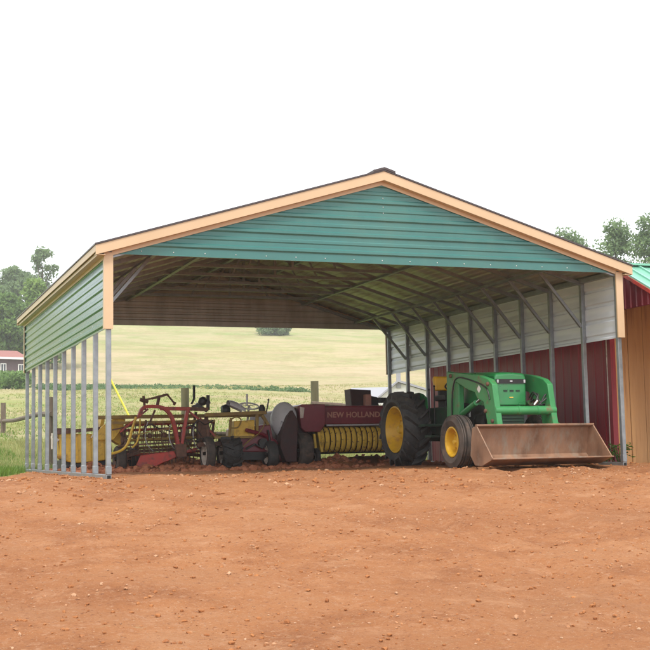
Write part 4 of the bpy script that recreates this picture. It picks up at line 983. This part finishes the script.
b.add(vs, [(0, 1, 6, 5), (1, 2, 7, 6), (2, 3, 8, 7), (3, 4, 9, 8), (4, 0, 5, 9), (4, 3, 2, 1, 0), (5, 6, 7, 8, 9)]); b.build('shed_roof', M['grey_roof'], wb, smooth=False)

# ------------------------------------------------------------------ trees and other plants
def leaf_cloud(cent, rad, n, size, r):
    """n leaf clumps scattered around cluster centres"""
    k = r.integers(0, len(cent), n); dirn = r.normal(0, 1, (n, 3)); dirn /= np.linalg.norm(dirn, axis=1, keepdims=True)
    rr_ = rad[k][:, None]*(r.random((n, 1))**.45)
    P = cent[k]+dirn*rr_*np.array([1, 1, .75])
    a = r.normal(0, 1, (n, 3)); a /= np.linalg.norm(a, axis=1, keepdims=True)
    nb_ = r.normal(0, .7, (n, 3))+dirn*.6+np.array([0, 0, .5]); bb = np.cross(a, nb_); bb /= np.linalg.norm(bb, axis=1, keepdims=True)+1e-6
    s = size*r.uniform(.55, 1.4, (n, 1)); V = np.empty((n, 4, 3))
    V[:, 0] = P-a*s; V[:, 1] = P+bb*s*.55; V[:, 2] = P+a*s; V[:, 3] = P-bb*s*.55
    V = V.reshape(-1, 3); F = np.arange(n*4).reshape(n, 4)
    return V, F
def tree(name, label, x, y, zb, h, w, seed, mtl, n=9000, size=.16, low=.25, nclu=34, clu=(.10, .2), group=None, trunk_r=.2, lean=0, shape=1.0):
    r = np.random.default_rng(seed); t = thing(name, label, 'tree', (x, y, zb), group)
    cent = []; rad = []
    while len(cent) < nclu:
        v = r.uniform(-1, 1, 3)
        if np.linalg.norm(v) > 1: continue
        q = (v[2]+1)/2; wd = w*(.62+.38*math.sin(PI*min(1, q*1.05+.1)))*(1-.35*shape*q)
        cent.append((x+v[0]*wd+lean*q, y+v[1]*wd, zb+h*(low+(1-low)*q*.93))); rad.append(h*r.uniform(*clu)*(1.1-.4*q))
    cent = np.array(cent); rad = np.array(rad)
    b = MB(); top = Vector((x+lean*.6, y, zb+h*.78))
    b.tube([(x, y, zb-.5), (x+.05*h*.1, y, zb+h*.25), (x+lean*.3, y+.02*h, zb+h*.5), top], trunk_r, 8, trunk_r*.25); b.build('trunk', M['bark'], t)
    b = MB()
    for c_ in cent[::2]:
        q = r.uniform(.25, .6); s = Vector((x+lean*q*.6, y, zb+h*q)); e = Vector(c_)
        b.tube([s, s.lerp(e, .5)+Vector((0, 0, .04*h)), e], trunk_r*.35, 5, trunk_r*.06)
    b.build('branches', M['bark'], t)
    V, F = leaf_cloud(cent, rad, n, size, r)
    me = bpy.data.meshes.new('crown'); me.from_pydata(V.tolist(), [], F.tolist()); me.materials.append(M[mtl])
    o = bpy.data.objects.new('crown', me); C.objects.link(o); o.parent = t; o.location = (-x, -y, -zb)
    return t
def far_tree(px, top, D, w_px, name, label, seed, mtl, base=None, **k):
    p = far(px, top, D); zb = base_z(p.x, p.y) if base is None else base
    return tree(name, label, p.x, p.y, zb, p.z-zb, w_px/FPX*D/2, seed, mtl, **k)
gl, gr_ = 'trees on the left behind the house', 'trees on the hill behind the red barn'
far_tree(16, 259, 190, 54, 'broadleaf_tree', 'broad hazy green tree at the far left edge of the picture', 1, 'leaf_dark', n=15000, size=.30, nclu=44, trunk_r=.4, low=.05, group=gl)
far_tree(43, 243, 175, 40, 'sparse_tree', 'tall thin tree with gaps in its crown, above the carport eave', 2, 'leaf_dark', n=5200, size=.2, nclu=40, clu=(.05, .10), trunk_r=.28, low=.3, group=gl, shape=.15)
far_tree(54, 292, 150, 50, 'bushy_tree', 'rounded tree between the sparse tree and the carport eave', 3, 'leaf_mid', n=12000, size=.25, nclu=36, trunk_r=.3, low=.02, group=gl)
far_tree(36, 277, 160, 44, 'bushy_tree', 'bright green bushy tree below the tall sparse tree', 4, 'leaf_bright', n=13000, size=.24, nclu=40, trunk_r=.3, low=.02, group=gl)
far_tree(10, 290, 155, 46, 'bushy_tree', 'dark leafy tree right behind the roof of the purple house', 5, 'leaf_mid', n=13000, size=.25, nclu=36, trunk_r=.3, low=.02, group=gl)
far_tree(-14, 275, 158, 50, 'bushy_tree', 'big leafy tree cut off by the left edge, behind the house', 6, 'leaf_mid', n=9000, size=.27, nclu=36, trunk_r=.3, low=.02, group=gl)
far_tree(567, 217, 120, 54, 'broadleaf_tree', 'small round topped tree rising over the right roof slope', 11, 'leaf_dark', n=8500, size=.15, nclu=34, clu=(.07, .13), trunk_r=.25, low=.3, group=gr_)
far_tree(614, 211, 105, 44, 'broadleaf_tree', 'tallest loose crowned tree above the corner where carport meets barn', 12, 'leaf_dark', n=10500, size=.145, nclu=44, clu=(.06, .115), trunk_r=.25, low=.3, group=gr_, shape=.4)
far_tree(647, 208, 102, 38, 'broadleaf_tree', 'tree with open branches at the right edge over the pale roof', 13, 'leaf_dark', n=9000, size=.145, nclu=38, clu=(.06, .115), trunk_r=.25, low=.3, group=gr_, shape=.3)
far_tree(593, 238, 112, 26, 'bushy_tree', 'low green tree filling the gap between the two right trees', 14, 'leaf_mid', n=3600, size=.18, nclu=20, clu=(.06, .12), trunk_r=.2, low=.2, group=gr_)
far_tree(667, 222, 108, 36, 'broadleaf_tree', 'tree mostly beyond the right edge behind the barn roof', 15, 'leaf_dark', n=3600, size=.19, nclu=24, clu=(.06, .12), trunk_r=.2, low=.25, group=gr_)
# a round dark tree on the hayfield, under the back gable
p = far(272, 334, 150)
for D_ in np.arange(120, 300, .5):
    p = far(272, 333.5, D_)
    if base_z(p.x, p.y) >= p.z: break
zb = base_z(p.x, p.y)
hb = thing('field_bush', 'dark round bush standing alone high on the hayfield', 'bush', (p.x, p.y, zb)); r = np.random.default_rng(21)
cent = np.array([(p.x+r.uniform(-2.6, 2.6), p.y+r.uniform(-2, 2), zb+r.uniform(.2, 1.5)) for _ in range(22)]); V, F = leaf_cloud(cent, np.full(22, 1.0), 5000, .2, r)
o = quick_mesh('foliage', V.tolist(), F.tolist(), M['leaf_dark']); o.parent = hb; o.location = (-p.x, -p.y, -zb)
# hedge by the house, corn strip in the field: foliage nobody could count
r = np.random.default_rng(31); cent = []
for px in np.linspace(-20, 27, 60):
    q = far(px, 380, 112+r.uniform(-3, 3)); cent.append((q.x, q.y, base_z(q.x, q.y)+r.uniform(.1, 1.1)))
V, F = leaf_cloud(np.array(cent), np.full(60, .8), 9000, .14, r); tag(quick_mesh('hedge', V.tolist(), F.tolist(), M['leaf_mid']), 'low green hedge growing in front of the purple house', 'hedge')
cent = []
def on_field(px, py):                              # where the sight line through a pixel meets the field
    D = 20
    while D < 400:
        q = far(px, py, D)
        if base_z(q.x, q.y) >= q.z: return q
        D += .25
    return q
qa, qb = on_field(60, 394.5), on_field(308, 396)
for i in range(300):
    for row in range(5):
        q = qa.lerp(qb, (i+r.uniform(-.5, .5))/299)+Vector((0, row*3.4+r.uniform(-1.2, 1.2), 0)); cent.append((q.x, q.y, base_z(q.x, q.y)+r.uniform(.05, .42)))
V, F = leaf_cloud(np.array(cent), np.full(len(cent), .36), 70000, .085, r); tag(quick_mesh('crop_rows', V.tolist(), F.tolist(), M['leaf_corn']), kind='stuff')
# weeds at the foot of the right front post
def weed(name, label, x, y, h, n, seed):
    r = np.random.default_rng(seed); z = ground_z(x, y); b = MB()
    for i in range(n):
        a = r.uniform(0, 2*PI); d = Vector((math.cos(a), math.sin(a), 0)); sd = Vector((-d.y, d.x, 0)); rad = r.uniform(.0, .2)*h/.3; top = h*r.uniform(.25, 1)
        s = Vector((x, y, z))+d*rad+Vector((0, 0, top)); l = r.uniform(.035, .075); t = r.uniform(-.5, .4)
        b.add([s, s+d*l*.5-sd*l*.35+Vector((0, 0, l*.2)), s+d*l*1.1+Vector((0, 0, l*t)), s+d*l*.5+sd*l*.35+Vector((0, 0, l*.2))], [(0, 1, 2, 3)])
        if i % 4 == 0: b.bar((x+d.x*.02, y+d.y*.02, z-.01), s, .005)
    o = b.build(name, M['weed'], recalc=False); return tag(o, label, 'weed', 'weeds by the right front post')
weed('leafy_weed', 'leafy green weed between bucket corner and right front post', 6.99, .55, .34, 130, 1)
weed('leafy_weed', 'leafy green weed against the wood boards right of the front post', 7.62, .70, .30, 110, 2)
weed('leafy_weed', 'small weed tuft at the barn corner behind the front post', 7.45, .85, .22, 60, 3)

# ------------------------------------------------------------------ light, air, camera
sc = bpy.context.scene
wd = bpy.data.worlds.new('World'); sc.world = wd; wd.use_nodes = True; nt = wd.node_tree; nt.nodes.clear()
out = nt.nodes.new('ShaderNodeOutputWorld'); bg = nt.nodes.new('ShaderNodeBackground'); sky = nt.nodes.new('ShaderNodeTexSky')
sky.sky_type = 'NISHITA'; sky.sun_disc = False; SUN_EL, SUN_AZ = math.radians(58), math.radians(200)   # azimuth clockwise from +y
sky.sun_elevation = SUN_EL; sky.sun_rotation = SUN_AZ; sky.dust_density = 4.0; sky.air_density = 1.0
mx = nt.nodes.new('ShaderNodeMix'); mx.data_type = 'RGBA'; mx.inputs[0].default_value = .78; mx.inputs[7].default_value = (10.5, 10.7, 11.0, 1)   # bright overcast veil
nt.links.new(sky.outputs[0], mx.inputs[6]); nt.links.new(mx.outputs[2], bg.inputs['Color']); nt.links.new(bg.outputs[0], out.inputs[0])
bg.inputs['Strength'].default_value = .1
sl = bpy.data.lights.new('sun', 'SUN'); sl.energy = 1.5; sl.angle = math.radians(14); sl.color = (1, .95, .87)
so = bpy.data.objects.new('sun', sl); C.objects.link(so)
dirv = Vector((math.sin(SUN_AZ)*math.cos(SUN_EL), math.cos(SUN_AZ)*math.cos(SUN_EL), math.sin(SUN_EL)))
so.rotation_euler = dirv.to_track_quat('Z', 'Y').to_euler(); so.location = dirv*60

hz = MB(); hz.box(min(gx)-4, max(gx)+4, min(gy)-4, max(gy)+4, float(gv[:, 2].min())-1.0, 62)
hm = bpy.data.materials.new('pale_air'); hm.use_nodes = True; hn = hm.node_tree; hn.nodes.clear()
ho_ = hn.nodes.new('ShaderNodeOutputMaterial'); hv = hn.nodes.new('ShaderNodeVolumePrincipled'); hv.inputs['Color'].default_value = (.93, .96, 1, 1); hv.inputs['Density'].default_value = HAZE; hv.inputs['Anisotropy'].default_value = .1
hn.links.new(hv.outputs[0], ho_.inputs['Volume'])
tag(hz.build('haze', hm, smooth=False), kind='stuff')
sc.cycles.volume_bounces = 2

cam = bpy.data.cameras.new('camera'); co = bpy.data.objects.new('camera', cam); C.objects.link(co)
R3 = Matrix((RIGHT, UP, -FWD)).transposed(); co.matrix_world = Matrix.Translation(CAM) @ R3.to_4x4()
cam.sensor_fit = 'HORIZONTAL'; cam.sensor_width = 36; cam.lens = FPX/650*36; cam.clip_end = 2000; cam.clip_start = .1
sc.camera = co
vs_ = sc.view_settings; vs_.view_transform = 'Standard'; vs_.look = 'None'; vs_.exposure = .98; vs_.gamma = 1; vs_.use_curve_mapping = False
sc.render.engine = 'CYCLES'; sc.cycles.use_denoising = True; sc.cycles.max_bounces = 8
for o in bpy.data.objects:
    if '_origin' in o: del o['_origin']
